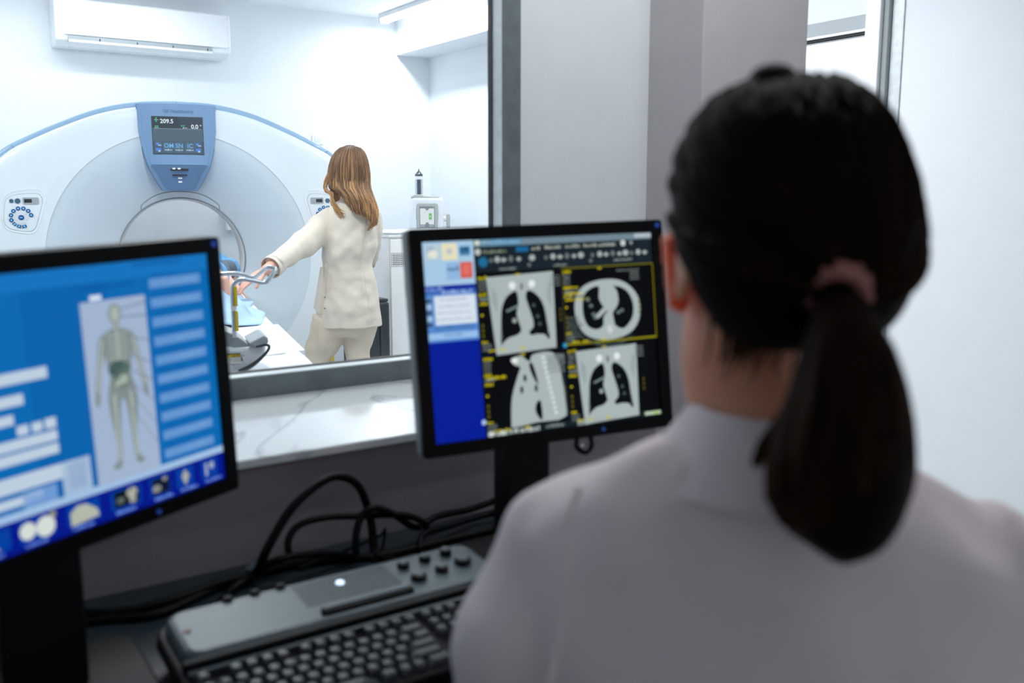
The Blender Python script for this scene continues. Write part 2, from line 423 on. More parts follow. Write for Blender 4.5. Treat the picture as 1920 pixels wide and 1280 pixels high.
# ---- door in the right wall, seen past the pillar
d = empty('door_1', (XR, 2.62, 0)); d['kind'] = 'structure'
bm = B(); box(bm, -.012, 0, .045, .95, 0, 2.095); obj('door_leaf', bm, M['white_plastic'], d, smooth=False, bevel=.002)
bm = B(); box(bm, -.05, 0, -.03, .045, 0, 2.70); obj('jamb', bm, M['white_plastic'], d, smooth=False, bevel=.004)
bm = B(); box(bm, -.05, 0, .955, 1.03, 0, 2.70); obj('jamb', bm, M['white_plastic'], d, smooth=False, bevel=.004)
bm = B(); box(bm, -.034, 0, .045, .955, 2.118, 2.180); obj('head_rail', bm, M['pad_grey'], d, smooth=False, bevel=.003)
bm = B(); box(bm, -.040, 0, .045, .955, 2.106, 2.118); obj('head_track', bm, M['white_plastic'], d, smooth=False, bevel=.002)
bm = B(); box(bm, -.030, 0, .045, .955, 2.096, 2.106); obj('door_gap', bm, M['dark'], d, smooth=False)
bm = B(); box(bm, -.03, 0, -.060, -.032, 0, 2.70); obj('seal_strip', bm, M['seal'], d, smooth=False, bevel=.006)
bm = B(); box(bm, -.008, 0, -.118, -.061, 0, 2.70); obj('cover_plate', bm, M['lit_reveal_cover'], d, smooth=False, bevel=.003)

# ------------------------------------------------------------------ LAMPS
def strip_lamp(x, y, length, label, power, along_x=False, z=CEIL, energy_col=(.965, .985, 1)):
    t = empty('strip_lamp', (x, y, z), R(90) if along_x else 0, label, 'ceiling lamp')
    bm = B(); prism(bm, rrect(-.04, .04, -.035, 0, .006, 2), -length / 2, length / 2); obj('housing', bm, M['lamp_body'], t, bevel=.002)
    bm = B(); prism(bm, rrect(-.035, .035, -.062, -.034, .013, 3), -length / 2 + .01, length / 2 - .01); obj('diffuser', bm, M['lamp_glow'], t)
    for s in (-1, 1):
        bm = B(); box(bm, -.038, .038, s * length / 2 - .012, s * length / 2 + .012, -.066, 0); obj('end_cap', bm, M['lamp_body'], t, smooth=False, bevel=.004)
    l = bpy.data.lights.new('lamp_light', 'AREA'); l.shape = 'RECTANGLE'; l.size = .07; l.size_y = length - .05; l.energy = power; l.color = energy_col
    lo = bpy.data.objects.new('lamp_light', l); COL.objects.link(lo); lo.parent = t; lo.location = (0, 0, -.07)
    return t
strip_lamp(3.30, 5.80, 1.5, 'white linear ceiling lamp beside the beam at top of the scan room', P_STRIP)
strip_lamp(1.0, 3.6, 1.5, 'white linear ceiling lamp above the patient table', P_STRIP * 1.45)
strip_lamp(2.6, 3.2, 1.5, 'white linear ceiling lamp above the open floor right of the table', P_STRIP * 1.5)
strip_lamp(-.6, 4.6, 1.5, 'white linear ceiling lamp left of the scanner', P_STRIP * 1.2)
strip_lamp(1.0, 6.05, 1.5, 'added unseen fill lamp behind the scanner near the air conditioner', P_STRIP * .45, along_x=True)  # added out of view to brighten the far wall behind the bore
strip_lamp(1.45, 1.2, 1.0, 'dimmed linear ceiling lamp above the control desk', P_CTRL, along_x=True)
strip_lamp(.9, -.7, 1.0, 'added unseen warm fill lamp behind the seated woman', P_FILL, along_x=True, energy_col=(1, .88, .86))  # added warm fill for the coat and pillar, no lamp seen here

# ------------------------------------------------------------------ AIR CONDITIONER
ac = empty('air_conditioner', (1.57, YF, 2.31), 0, 'white split air conditioner high on the far wall', 'air conditioner')
W2 = .545
prof = [(0, .0), (-.13, .0), (-.19, .03), (-.205, .075), (-.205, .25), (-.19, .285), (0, .295)]
bm = B(); vs = []
for x in (-W2, W2): vs.append([bm.verts.new((x, p[0], p[1])) for p in prof])
n_ = len(prof); bm.faces.new(vs[0]); bm.faces.new(list(reversed(vs[1])))
for i in range(n_): bm.faces.new([vs[0][i], vs[1][i], vs[1][(i + 1) % n_], vs[0][(i + 1) % n_]])
obj('body', bm, M['white_plastic'], ac, smooth=False, bevel=.012, seg=3)
bm = B(); box(bm, -W2 + .045, W2 - .03, -.214, -.2, .062, .275); obj('front_panel', bm, M['white_plastic'], ac, smooth=False, bevel=.006)
bm = B(); box(bm, -W2 + .07, W2 - .13, -.2075, -.17, .022, .058); obj('air_outlet', bm, M['pad_grey'], ac, smooth=False)
for k in range(4):
    xx = -W2 + .25 + .225 * k
    bm = B(); box(bm, xx, xx + .006, -.2085, -.19, .03, .05); obj('louvre_clip', bm, M['dark'], ac, smooth=False)
bm = B(); box(bm, -W2 + .07, W2 - .13, -.212, -.2, .018, .034); obj('louvre', bm, M['white_plastic'], ac, smooth=False, bevel=.003)

# small fittings on the far wall
P = on_y(595, 262, YF)
t = empty('wall_socket', (P.x, YF, P.z), 0, 'small white wall socket just above the scanner rim', 'socket')
bm = B(); box(bm, -.045, .045, -.01, 0, -.035, .035); obj('plate', bm, M['white_plastic'], t, smooth=False, bevel=.004)
bm = B(); prism(bm, rrect(-.028, .028, -.02, .02, .006), -.0125, -.0095); obj('socket_face', bm, M['pad_key'], t)
P = on_y(436, 410, YF)
t = empty('junction_box', (P.x, YF, P.z), 0, 'small white box on the wall seen through the scanner opening', 'box')
bm = B(); box(bm, -.055, .03, -.05, 0, -.08, .08); obj('body', bm, M['cabinet'], t, smooth=False, bevel=.004)
bm = B(); box(bm, .03, .07, -.03, 0, -.09, .02); obj('cover', bm, M['white_plastic'], t, smooth=False, bevel=.004)

# ------------------------------------------------------------------ THE SCANNER
GA = R(13); GX, GY = 1.419, 5.337
GF = Frame(GX, GY, GA); BZ = 1.025
gan = empty('ct_scanner', (GX, GY, 0), -GA, 'large white ring-shaped scanner with pale blue rim and centre console', 'scanner')
half = [(0, 1.897), (.2, 1.886), (.4, 1.843), (.6, 1.763), (.75, 1.69), (.86, 1.628), (.96, 1.53), (1.04, 1.39), (1.09, 1.2), (1.11, .95), (1.11, .5), (1.09, .2), (1.06, .04), (.5, .04), (0, .04)]
full = catmull([Vector((x, 0, z)) for x, z in half[:12]], 8) + [Vector((1.06, 0, .04)), Vector((.5, 0, .04)), Vector((0, 0, .04))]
ang, rad_ = [], []
for p in full:
    ang.append(math.atan2(p.x, p.z - BZ)); rad_.append(math.hypot(p.x, p.z - BZ))
def Rout(th):                      # th measured from straight up
    return float(np.interp(abs((th + math.pi) % (2 * math.pi) - math.pi), ang, rad_))
NT = 192; RB = .342; RD = .70
def depth(r):
    if r < RD: s = (r - RB) / (RD - RB); return .15 * (1 - s) ** 1.5 + .006 * (1 - s)
    return 0.0
thetas = [2 * math.pi * k / NT for k in range(NT)]
def polar(th, r, y): return (math.sin(th) * r, y, BZ + math.cos(th) * r)
bm = B(); rings = []
for k in range(11):
    r = RB + (RD - RB) * k / 10; rings.append([polar(th, r, depth(r) + (.004 if k == 10 else 0)) for th in thetas])
ringset(bm, rings, cap=False); obj('dish_cover', bm, M['gantry_dish'], gan, angle=60)
bm = B(); rings = []
rings.append([polar(th, RD, .012) for th in thetas])
rings.append([polar(th, RD, 0) for th in thetas])
for f_ in (.3, .6):
    rings.append([polar(th, lerp(RD, Rout(th) - .09, f_), 0) for th in thetas])
for dr, y in ((.09, 0), (.06, .003), (.045, .008), (.034, .018), (.029, .032), (.028, .06)):
    rings.append([polar(th, Rout(th) - dr, y) for th in thetas])
ringset(bm, rings, cap=False); obj('front_cover', bm, M['gantry'], gan, angle=60)
# rim strip in three lengths
def rim(th0, th1):
    bm = B(); n = max(4, int((th1 - th0) / (2 * math.pi) * NT)); vs = []
    for k in range(n + 1):
        th = th0 + (th1 - th0) * k / n; ro = Rout(th)
        vs.append([bm.verts.new(polar(th, ro - q, y)) for q, y in ((.034, .04), (.016, .036), (.004, .042), (0, .056), (0, .30), (.034, .30))])
    for a, b in zip(vs, vs[1:]):
        for i in range(6): bm.faces.new([a[i], b[i], b[(i + 1) % 6], a[(i + 1) % 6]])
    bm.faces.new(vs[0]); bm.faces.new(list(reversed(vs[-1])))
    return obj('rim_strip', bm, M['rim_blue'], gan, angle=50)
g_ = .0012; tA = math.atan2(.83, 1.645 - BZ)
for a, b in ((-2.5, -tA - g_), (-tA + g_, -g_ * .5), (g_ * 2.5, tA - g_), (tA + g_, 2.5)): rim(a, b)
bm = B(); rings = []
for dr, y in ((.04, .05), (.036, .32), (.02, .40), (.03, .88), (.09, .96), (.2, .985)):
    rings.append([polar(th, Rout(th) - dr, y) for th in thetas])
for r, y in ((.75, .985), (.6, .90), (.45, .62)): rings.append([polar(th, r, y) for th in thetas])
ringset(bm, rings, cap=False); obj('rear_housing', bm, M['gantry'], gan, angle=60)
bm = B(); rings = [[polar(th, r, y) for th in thetas] for r, y in ((RB + .002, .158), (RB - .004, .162), (RB - .004, .45), (.40, .56), (.45, .62))]
ringset(bm, rings, cap=False); obj('bore_liner', bm, M['bore'], gan, angle=60)
bm = B(); rings = [[polar(th, r, y) for th in thetas] for r, y in ((RB + .004, .153), (RB + .004, .148), (RB - .001, .148), (RB - .001, .158))]
ringset(bm, rings, cap=False); obj('bore_ring', bm, M['line_grey'], gan, angle=60)
bm = B(); rings = [[polar(th, r, y) for th in thetas] for r, y in ((.338, .41), (.332, .412), (.332, .43), (.338, .432))]
ringset(bm, rings, cap=False); obj('scan_window', bm, M['white_plastic'], gan)
# crescent above the bore
def crescent(grow, lift):
    out = []; bm = B(); N = 40; top, bot = [], []
    for k in range(N + 1):
        u = -1 + 2 * k / N; x = u * (.208 + grow)
        zt = BZ + math.sqrt(max(0, 1 - u * u)) * 0 + (.300 + .078 * (1 - abs(u) ** 2.6)) + grow * (1 - u ** 4) * .8
        r0 = RB + .006 - grow * .2; zb = BZ + math.sqrt(max(r0 * r0 - x * x, .01))
        zt = max(zt, zb + .0005)
        def yy(xx, zz): return depth(max(RB, math.hypot(xx, zz - BZ))) - lift
        top.append(bm.verts.new((x, yy(x, zt), zt))); bot.append(bm.verts.new((x, yy(x, zb), zb)))
    for i in range(N): bm.faces.new([top[i], top[i + 1], bot[i + 1], bot[i]])
    return bm
obj('crescent_gap', crescent(.0035, .002), M['line_grey'], gan); obj('crescent_cover', crescent(0, .0045), M['gantry_dish'], gan)

# centre console
con_pts = [(.202, 1.868), (.2, 1.73), (.179, 1.605), (.158, 1.53), (.123, 1.46), (.1, 1.418), (.088, 1.408)]
def shield(grow=0, ztop=None, zmin=None):
    R_ = [(x + grow, z) for x, z in con_pts]
    Ls = [(-x, z) for x, z in reversed(R_)]
    return R_, Ls
def shield_y(z): return -.034 if z > 1.545 else -.034 + (1.545 - z) / .14 * .075
def shield_mesh(shrink, lift, ztop=9, zbot=0, back=.13):
    zs = [1.872, 1.85, 1.80, 1.73, 1.66, 1.605, 1.56, 1.545, 1.53, 1.50, 1.46, 1.43, 1.414, 1.408]
    zs = [z for z in zs if zbot <= z <= ztop]
    bm = B(); F_, K_ = [], []
    xs = [c[0] for c in reversed(con_pts)]; zz = [c[1] for c in reversed(con_pts)]
    for z in zs:
        h = float(np.interp(z, zz, xs)) - shrink; nrow = 12
        bow = lambda u: (.004 * (1 - u * u) if z > 1.86 else 0)
        F_.append([bm.verts.new((h * u, shield_y(z) - lift + .012 * abs(u) ** 6, z + bow(u))) for u in [-1 + 2 * k / nrow for k in range(nrow + 1)]])
        K_.append([bm.verts.new((h * u, back, z + bow(u))) for u in (-1, 1)])
    for a, b in zip(F_, F_[1:]):
        for i in range(len(a) - 1): bm.faces.new([a[i], a[i + 1], b[i + 1], b[i]])
    for i in range(len(zs) - 1):
        bm.faces.new([K_[i][0], F_[i][0], F_[i + 1][0], K_[i + 1][0]]); bm.faces.new([F_[i][-1], K_[i][1], K_[i + 1][1], F_[i + 1][-1]])
    bm.faces.new([K_[0][0]] + [K_[0][1]] + list(reversed(F_[0]))); bm.faces.new(F_[-1] + [K_[-1][1], K_[-1][0]])
    return bm
con = obj('display_console', shield_mesh(0, 0), M['console_blue'], gan, bevel=.004, angle=30)
obj('console_gap', shield_mesh(-.004, -.033, back=.12), M['console_dark'], con, angle=30)
obj('slot_panel', shield_mesh(.012, .0035, ztop=1.546, zbot=1.41, back=.12), M['console_dark'], con, angle=30)
obj('upper_face', shield_mesh(.016, .006, ztop=1.851, zbot=1.54, back=.12), M['console_blue'], con, bevel=.005, angle=30)
# slots and labels
def cy(z): return shield_y(z) - .004
bm = B(); prism(bm, rrect(-.049, .045, 1.517, 1.528, .003), cy(1.52) - .006, cy(1.52) + .02); obj('card_slot', bm, M['dark'], con)
for k, xx in enumerate((-.03, -.003)):
    bm = B(); prism(bm, circ(xx, 1.528, .009, 14, .005), cy(1.52) - .008, cy(1.52)); obj('indicator', bm, M['label_white'], con)
bm = B(); prism(bm, rrect(-.04, .038, 1.489, 1.496, .0034), cy(1.495) - .006, cy(1.49) + .02); obj('card_slot', bm, M['dark'], con)
for z0, hw in ((1.473, .0105), (1.452, .0095)):
    bm = B(); box(bm, -hw, hw, cy(z0) - .005, cy(z0) + .01, z0, z0 + .009); obj('sticker', bm, M['label_white'], con, smooth=False, bevel=.001)
bm = B()
for p in text_polys('GE Healthcare', .026, .0004): prism(bm, [(x - .072, z + 1.826) for x, z in p], -.0425, -.039)
obj('embossed_lettering', bm, M['console_dark'], con, smooth=False)
# scanner screen
SWc, SHc = .257, .196
c = Canvas(SWc, SHc, (58, 70, 84), dl=.0004); c.up()
c.rect(0, .066, SWc, .068, (88, 106, 122)); c.rect(0, .0, SWc, .066, (70, 92, 112)); c.rect(.14, .134, .117, .062, (66, 80, 95)); c.up()
c.rect(.006, .1335, SWc - .012, .0012, (190, 205, 215))
c.text(.04, .163, '209.5', .031, (238, 246, 250), .0006); c.text(.198, .131 + .006, '0.0', .031, (238, 246, 250), .0006)
for p in text_polys('\u00b0', .026, .0003): c.poly([(x + .243, z + .139) for x, z in p], (238, 246, 250))
G_ = (60, 230, 130); Wt = (190, 235, 220)
for dx, dy in ((.021, .188), (.021, .171)): c.disc(dx, dy, .0032, .0032, G_, 10)
c.rect(.011, .1785, .021, .0022, Wt); c.rect(.0203, .172, .0015, .016, G_)
for dx in (.017, .027): c.disc(dx, .147, .0032, .003, G_, 10)
c.rect(.011, .138, .021, .0024, Wt)
for dx in (.150, .161): c.disc(dx, .151, .0034, .003, G_, 10)
c.rect(.156, .139, .022, .0022, Wt); c.rect(.1565, .134, .002, .012, Wt)
for k, (tx, wd) in enumerate((('OM', .046), ('SN', .05), ('IC', .05))):
    x0 = .05 + k * .0555; c.rect(x0, .007, .050, .056, (86, 112, 134))
for x0 in (.008, .213): c.rect(x0, .007, .036, .026, (84, 108, 132)); c.rect(x0, .036, .036, .027, (84, 108, 132))
c.up()
for k, (tx, ox) in enumerate((('OM', .003), ('SN', .007), ('IC', .012))):
    x0 = .05 + k * .0555; c.text(x0 + ox, .033, tx, .032, (120, 190, 245), .0002)
    c.scribble(x0 + .006, .018, .038, .005, (210, 230, 245), k); c.rect(x0 + .024, .012, .001, .018, (210, 230, 245))
for x0 in (.012, .217):
    c.rect(x0 + .002, .048, .014, .010, (90, 150, 250)); c.rect(x0 + .012, .042, .016, .006, (170, 205, 240))
    c.rect(x0, .016, .026, .013, (85, 140, 235)); c.rect(x0 + .012, .010, .010, .008, (200, 220, 240))
sc = c.build('display_screen', con, (0, -.0425, 1.7045))
bm = B(); box(bm, -.1325, .1325, -.0418, -.03, 1.7045 - .1015, 1.7045 + .1015); obj('screen_bezel', bm, M['ink'], con, smooth=False, bevel=.002)

# control pads
def pad(flip):
    sgn = -1 if flip else 1
    def q(cx, cy_):                 # reading of the left pad in pad pixels -> local
        L = GF.p(cx / 11.64, 340 + cy_ / 11.64); x = L.x + .775; return (sgn * x, L.z)
    t = empty('control_pad', (-.775 * sgn, 0, 0)); t.parent = gan
    out = [(45, 700), (60, 380), (170, 240), (420, 165), (760, 138), (900, 180), (1015, 330), (1000, 480), (850, 1000), (740, 1130), (560, 1145), (230, 1090), (100, 1000), (40, 850)]
    inn = [(85, 800), (110, 450), (200, 335), (430, 275), (780, 258), (890, 310), (930, 420), (905, 560), (800, 960), (720, 1070), (580, 1095), (250, 1045), (130, 960), (90, 880)]
    def poly(P_, n=4): return [(v.x, v.z) for v in catmull([Vector((q(*p)[0], 0, q(*p)[1])) for p in P_], n, closed=True)]
    Po, Pi = poly(out), poly(inn)
    bm = B()
    r0 = [(x, -.0015, z) for x, z in Po]; r0b = [(x, .012, z) for x, z in Po]
    ringset(bm, [r0b, r0, [(x, -.003, z) for x, z in [(lerp(a[0], b[0], .35), lerp(a[1], b[1], .35)) for a, b in zip(Po, Pi)]], [(x, .004, z) for x, z in Pi]], cap=False)
    obj('pad_surround', bm, M['gantry'], t, angle=70)
    bm = B(); prism(bm, Pi, -.0005, .008); obj('pad_line', bm, M['line_grey'], t)
    cx = sum(p[0] for p in Pi) / len(Pi); cz = sum(p[1] for p in Pi) / len(Pi)
    bm = B(); prism(bm, [(cx + (x - cx) * .985, cz + (z - cz) * .985) for x, z in Pi], -.002, .006); obj('pad_plate', bm, M['gantry'], t)
    def dot(cx_, cy_, r, m, n=14, sym=True):
        x, z = q(cx_, cy_); rr = r / 11.64 * .00284
        bm = B(); prism(bm, circ(x, z, rr, n), -.006, -.001); b_ = obj('button', bm, m, t)
        return b_
    def mark(b_, cx_, cy_, w_, h_):
        x, z = q(cx_, cy_); bm = bmesh.new(); bm.from_mesh(b_.data); box(bm, x - w_ * .000244 / 2, x + w_ * .000244 / 2, -.0066, -.005, z - h_ * .000244 / 2, z + h_ * .000244 / 2, 1)
        bm.to_mesh(b_.data); bm.free(); b_.data.materials.append(M['btn_light'])
    dot(250, 426, 42, M['btn_teal']); dot(385, 426, 55, M['btn_teal'])
    for a, b_ in ((395, 590), (512, 590), (296, 646), (618, 643), (243, 738), (682, 734), (251, 845)):
        mark(dot(a, b_, 43, M['btn_blue']), a, b_, 34, 34)
    mark(dot(467, 788, 55, M['btn_blue']), 467, 790, 56, 22)
    for P4 in (((318, 885), (370, 930), (340, 980), (265, 920)), ((385, 942), (468, 955), (462, 1022), (368, 995)), ((488, 958), (568, 940), (594, 995), (495, 1022))):
        pts = [q(*p) for p in P4]; bm = B(); prism(bm, pts, -.006, -.001); b_ = obj('button', bm, M['btn_blue'], t, smooth=False)
        mark(b_, sum(p[0] for p in P4) / 4, sum(p[1] for p in P4) / 4, 40, 30)
    for (ax, ay, rx, ry) in ((462, 700, 105, 42), (470, 880, 100, 38), (355, 790, 36, 60), (580, 790, 36, 60)):
        x, z = q(ax, ay); bm = B(); prism(bm, circ(x, z, rx * .000244, 20, ry * .000244), -.0045, -.001); obj('rocker', bm, M['pad_key'], t)
    P2 = [q(492, 350), q(840, 350), q(840, 497), q(492, 497)]
    x0, x1 = sorted((P2[0][0], P2[1][0])); z0, z1 = P2[2][1], P2[0][1]
    bm = B(); prism(bm, rrect(x0, x1, z0, z1, .006), -.006, -.001); obj('pad_display', bm, M['pad_grey'], t)
    P2 = [q(525, 385), q(700, 465)]; x0, x1 = sorted((P2[0][0], P2[1][0]))
    bm = B(); box(bm, x0, x1, -.0065, -.001, P2[1][1], P2[0][1]); obj('pad_readout', bm, M['dark'], t, smooth=False)
    return t
pad(False); pad(True)
# yellow warning label low on the cover
L = GF.p(612, 668); t = empty('warning_label', (L.x, -.002, L.z)); t.parent = gan
bm = B(); box(bm, -.045, .045, -.002, .004, -.03, .03); obj('label_ground', bm, M['yellow'], t, smooth=False)
bm = B(); box(bm, -.045, .045, -.003, 0, .018, .03); box(bm, -.03, -.018, -.003, 0, -.01, .008); obj('label_print', bm, M['dark'], t, smooth=False)
bm = B(); box(bm, -.045, .045, -.002, .004, -.05, -.033); obj('label_text', bm, M['inj_grey'], t, smooth=False)

# ------------------------------------------------------------------ PATIENT TABLE
tb = empty('patient_table', (GX, GY, 0), -GA, 'white sheeted patient table running into the scanner', 'table')
TZ = .90; TH = .25; TY0 = -2.92
bm = B(); box(bm, -.28, .28, -2.3, -.75, 0, .12); box(bm, -.22, .22, -2.2, -.85, .12, .74); obj('pedestal', bm, M['gantry'], tb, smooth=False, bevel=.03, seg=3)
bm = B(); box(bm, -.25, .25, TY0 + .05, .05, .74, .80); obj('carriage', bm, M['gantry'], tb, smooth=False, bevel=.02)
bm = B(); rings = []
for k in range(60):
    y = TY0 + (3.3) * k / 59; rg = []
    for j in range(24):
        u = -1 + 2 * j / 23; x = TH * u
        z = TZ - .012 * (1 - u * u) + .003 * math.sin(y * 9 + u * 3) * (1 - abs(u)) + (.006 * (abs(u) > .8)) - (.02 * max(0, abs(u) - .93) / .07)
        rg.append((x, y, z))
    rg += [(TH + .004, y, .80), (TH * .8, y, .785), (-TH * .8, y, .785), (-TH - .004, y, .80)]
    rings.append(rg)
ringset(bm, rings); obj('sheeted_top', bm, M['sheet'], tb, angle=50)
bm = B(); rings = [[(TH * u * 1.02, y, TZ + .004 - .012 * (1 - u * u) - (.10 * (abs(u) > .99))) for u in (-1, -.985, -.5, 0, .5, .985, 1)] + [(TH * .9, y, TZ - .02), (-TH * .9, y, TZ - .02)] for y in (TY0 + .28, TY0 + .31, TY0 + .9, TY0 + .92)]
ringset(bm, rings); obj('paper_strip', bm, M['sheet'], tb, angle=50)

# foot console with grab rail: profile facing the control window, 0.2 m deep
YC = -2.88
def tp(px, py, off=YC): return GF.p(px, py, off)
def tprof(P_, y0, y1, mtl, name, parent, bev=.006, smooth=True):
    bm = B(); prism(bm, [(tp(*p).x, tp(*p).z) for p in P_], y0, y1); return obj(name, bm, mtl, parent, bevel=bev, seg=3, angle=35)
pod = tprof([(405, 706), (405, 650), (428, 650), (440, 652), (470, 650), (490, 646), (502, 650), (497, 665), (475, 690), (455, 706)], YC, YC + .16, M['gantry'], 'foot_console', tb, .012)
tprof([(408, 652), (408, 612), (425, 622), (440, 628), (455, 637), (468, 648), (466, 652)], YC + .01, YC + .17, M['pad_grey'], 'console_top', pod, .006)
tprof([(466, 643), (494, 628), (502, 632), (503, 642), (482, 650), (472, 650)], YC - .01, YC + .14, M['pad_grey'], 'arm_pad', pod, .004)
bm = B(); stube(bm, [tp(480, 650, YC - .01), tp(503, 647, YC - .012), tp(500, 660, YC - .012), tp(475, 683, YC - .012), tp(448, 697, YC - .012)], [.003, .004, .004, .006, .006], 8); obj('cable_groove', bm, M['case'], pod)
c0, c1 = tp(428, 665, YC - .014), tp(452, 680, YC - .014)
bm = B(); box(bm, c0.x, c1.x, YC - .016, YC, c1.z, c0.z); obj('caution_label', bm, M['label_white'], pod, smooth=False, label='white caution label with yellow band')
bm = B(); hz = (c0.z - c1.z); box(bm, c0.x, c1.x, YC - .017, YC, c0.z - hz * .3, c0.z); obj('label_band', bm, M['yellow'], pod, smooth=False)
bm = B()
for p in text_polys('CAUTION', hz * .30, .0001): prism(bm, [(x + c0.x + .008, z + c0.z - hz * .27) for x, z in p], YC - .0178, YC - .0165)
for k in range(3):
    for j in range(7): box(bm, c0.x + .003 + j * .0052, c0.x + .003 + j * .0052 + random.uniform(.002, .004), YC - .0168, YC, c0.z - hz * (.45 + .17 * k), c0.z - hz * (.40 + .17 * k))
obj('label_lettering', bm, M['ink'], pod, smooth=False)
bm = B(); q = tp(430, 688, YC - .012); prism(bm, circ(q.x, q.z, .009, 16), YC - .014, YC); obj('round_plug', bm, M['pad_key'], pod)
rail = [tp(440, 632), tp(438, 590), tp(436, 548), (tp(440, 531)), tp(455, 524), tp(474, 526), tp(495, 530), tp(503, 525), tp(515, 508, YC + .01), tp(514, 503, YC + .015), tp(503, 501, YC + .02), tp(493, 508, YC + .04), tp(476, 520, YC + .08), tp(450, 513, YC + .08), tp(412, 515, YC + .08), tp(392, 528, YC + .08), tp(388, 560, YC + .08), tp(392, 640, YC + .08)]
bm = B(); stube(bm, rail, .0062, 12, sub=6); gr = obj('grab_rail', bm, M['steel'], pod)
for a, b in (((440, 537), (441, 573)), ((442, 583), (443, 620))):
    p0, p1 = tp(*a), tp(*b); bm = B(); box(bm, p0.x - .0028, p0.x + .0052, YC - .0095, YC + .002, p1.z, p0.z); obj('scale_tape', bm, M['yellow'], pod, smooth=False)
p0 = tp(438.5, 577); bm = B(); prism_z(bm, circ(p0.x, YC, .0085, 14), p0.z - .006, p0.z + .006); obj('rail_clamp', bm, M['label_white'], pod)
p0, p1 = tp(437.5, 585), tp(439, 620); bm = B()
for k in range(12): z = lerp(p0.z, p1.z, k / 11); box(bm, p0.x - .004, p0.x, YC - .0085, YC - .005, z, z + .001)
obj('scale_marks', bm, M['ink'], pod, smooth=False)

# ------------------------------------------------------------------ PEOPLE helpers
def head_pieces(bm, T):
    ell(bm, (0, -.012, .04), (.071, .090, .083), T); ell(bm, (0, .030, -.025), (.058, .058, .082), T)
    ell(bm, (0, .050, -.085), (.034, .032, .027), T); ell(bm, (0, .062, -.098), (.016, .018, .014), T)
    tube(bm, [T @ Vector(p) for p in ((0, .083, .012), (0, .094, -.010), (0, .104, -.030), (0, .094, -.042))], [.007, .009, .011, .009], 10)
    for s in (-1, 1):
        ell(bm, (s * .009, .093, -.038), (.007, .008, .006), T, 12, 8)
        ell(bm, (s * .034, .066, -.022), (.022, .018, .024), T)
        ell(bm, (s * .026, .079, .016), (.018, .010, .006), T, 12, 8)
        ell(bm, (s * .029, .074, .004), (.012, .010, .007), T, 12, 8)
        # ear: shell, rim and lobe
        ell(bm, (s * .077, -.012, -.005), (.007, .017, .028), T, 14, 10); ell(bm, (s * .076, -.004, -.032), (.006, .009, .011), T, 12, 8)
        rim_ = [T @ Vector((s * (.083 + .004 * math.sin(a)), -.012 - .018 * math.cos(a), .0 + .03 * math.sin(a))) for a in [R(-60 + 230 * k / 10) for k in range(11)]]
        tube(bm, rim_, .0045, 8)
    ell(bm, (0, .088, -.063), (.022, .009, .005), T, 14, 8); ell(bm, (0, .087, -.071), (.019, .009, .006), T, 14, 8)
def add_eyes(T, parent):
    for s in (-1, 1):
        bm = B(); ell(bm, (s * .029, .073, .004), (.0115, .0115, .0075), T, 14, 10); e = obj('eye', bm, M['eye'], parent)
        bm = B(); ell(bm, (s * .029, .0835, .004), (.005, .002, .005), T, 12, 8); obj('iris', bm, M['iris'], e)
def hand(bm, wrist, d, palm_n, length=.17, curl=.35, spread=.12, side=1):
    """wrist point, direction of the fingers, palm normal (towards what it touches), side of the thumb"""
    d = Vector(d).normalized(); n = Vector(palm_n); n = (n - d * n.dot(d)).normalized(); s = d.cross(n) * side
    w = Vector(wrist); pl = length * .50
    tube(bm, [w - d * .02, w, w + d * pl * .35, w + d * pl * .75, w + d * pl], [.020, .022, .030, .036, .034], 16, flat=1.0, updir=s) if False else None
    rings = []
    for t_, hw, th in ((-.03, .024, .018), (0, .026, .017), (.3, .034, .017), (.6, .040, .016), (.85, .042, .013), (1.0, .038, .009)):
        c_ = w + d * pl * t_
        rings.append([c_ + s * (hw * math.cos(a)) + n * (th * math.sin(a)) for a in [2 * math.pi * k / 18 for k in range(18)]])
    ringset(bm, rings)
    for k, (o_, L_, r_) in enumerate(((.030, .072, .0085), (.010, .080, .0088), (-.010, .074, .0085), (-.029, .060, .0075))):
        c0_ = w + d * pl * .88 + s * o_
        dd = (d + s * (o_ / .03) * spread).normalized(); pts = [c0_]; ang_ = curl * (.5 + .12 * k)
        for seg, fr in enumerate((.42, .33, .25)):
            dd = (dd * math.cos(ang_) + n * math.sin(ang_)).normalized(); pts.append(pts[-1] + dd * L_ * fr * (1.15 if seg == 0 else 1))
        tube(bm, catmull(pts, 4), list(np.linspace(r_, r_ * .78, 13)), 10); ell(bm, pts[-1], (r_ * .8,) * 3, None, 10, 8)
    a0 = w + d * pl * .18 + s * .026; td = (d * .75 + s * .6 + n * .25).normalized()
    pts = [w + d * pl * .1 + s * .012, a0 + td * .012, a0 + td * .042, a0 + (td * .8 + d * .2 + n * .15).normalized() * .07]
    tube(bm, catmull(pts, 4), list(np.linspace(.0135, .009, 13)), 10); ell(bm, pts[-1], (.009,) * 3, None, 10, 8)
def limb(bm, ctrl, rad, n=18, sub=6): return stube(bm, ctrl, rad, n, sub)
def shoe(bm, c_, fwd):
    c_ = Vector(c_); f = Vector(fwd).normalized(); s = Vector((f.y, -f.x, 0))
    rings = []
    for t_, hw, h in ((-.07, .028, .05), (-.05, .036, .075), (0, .038, .08), (.06, .042, .055), (.12, .045, .04), (.16, .038, .034), (.185, .02, .022)):
        q_ = c_ + f * t_
        rings.append([q_ + s * (hw * math.cos(a)) + Vector((0, 0, h * .5 + h * .5 * math.sin(a))) for a in [2 * math.pi * k / 16 for k in range(16)]])
    ringset(bm, rings)

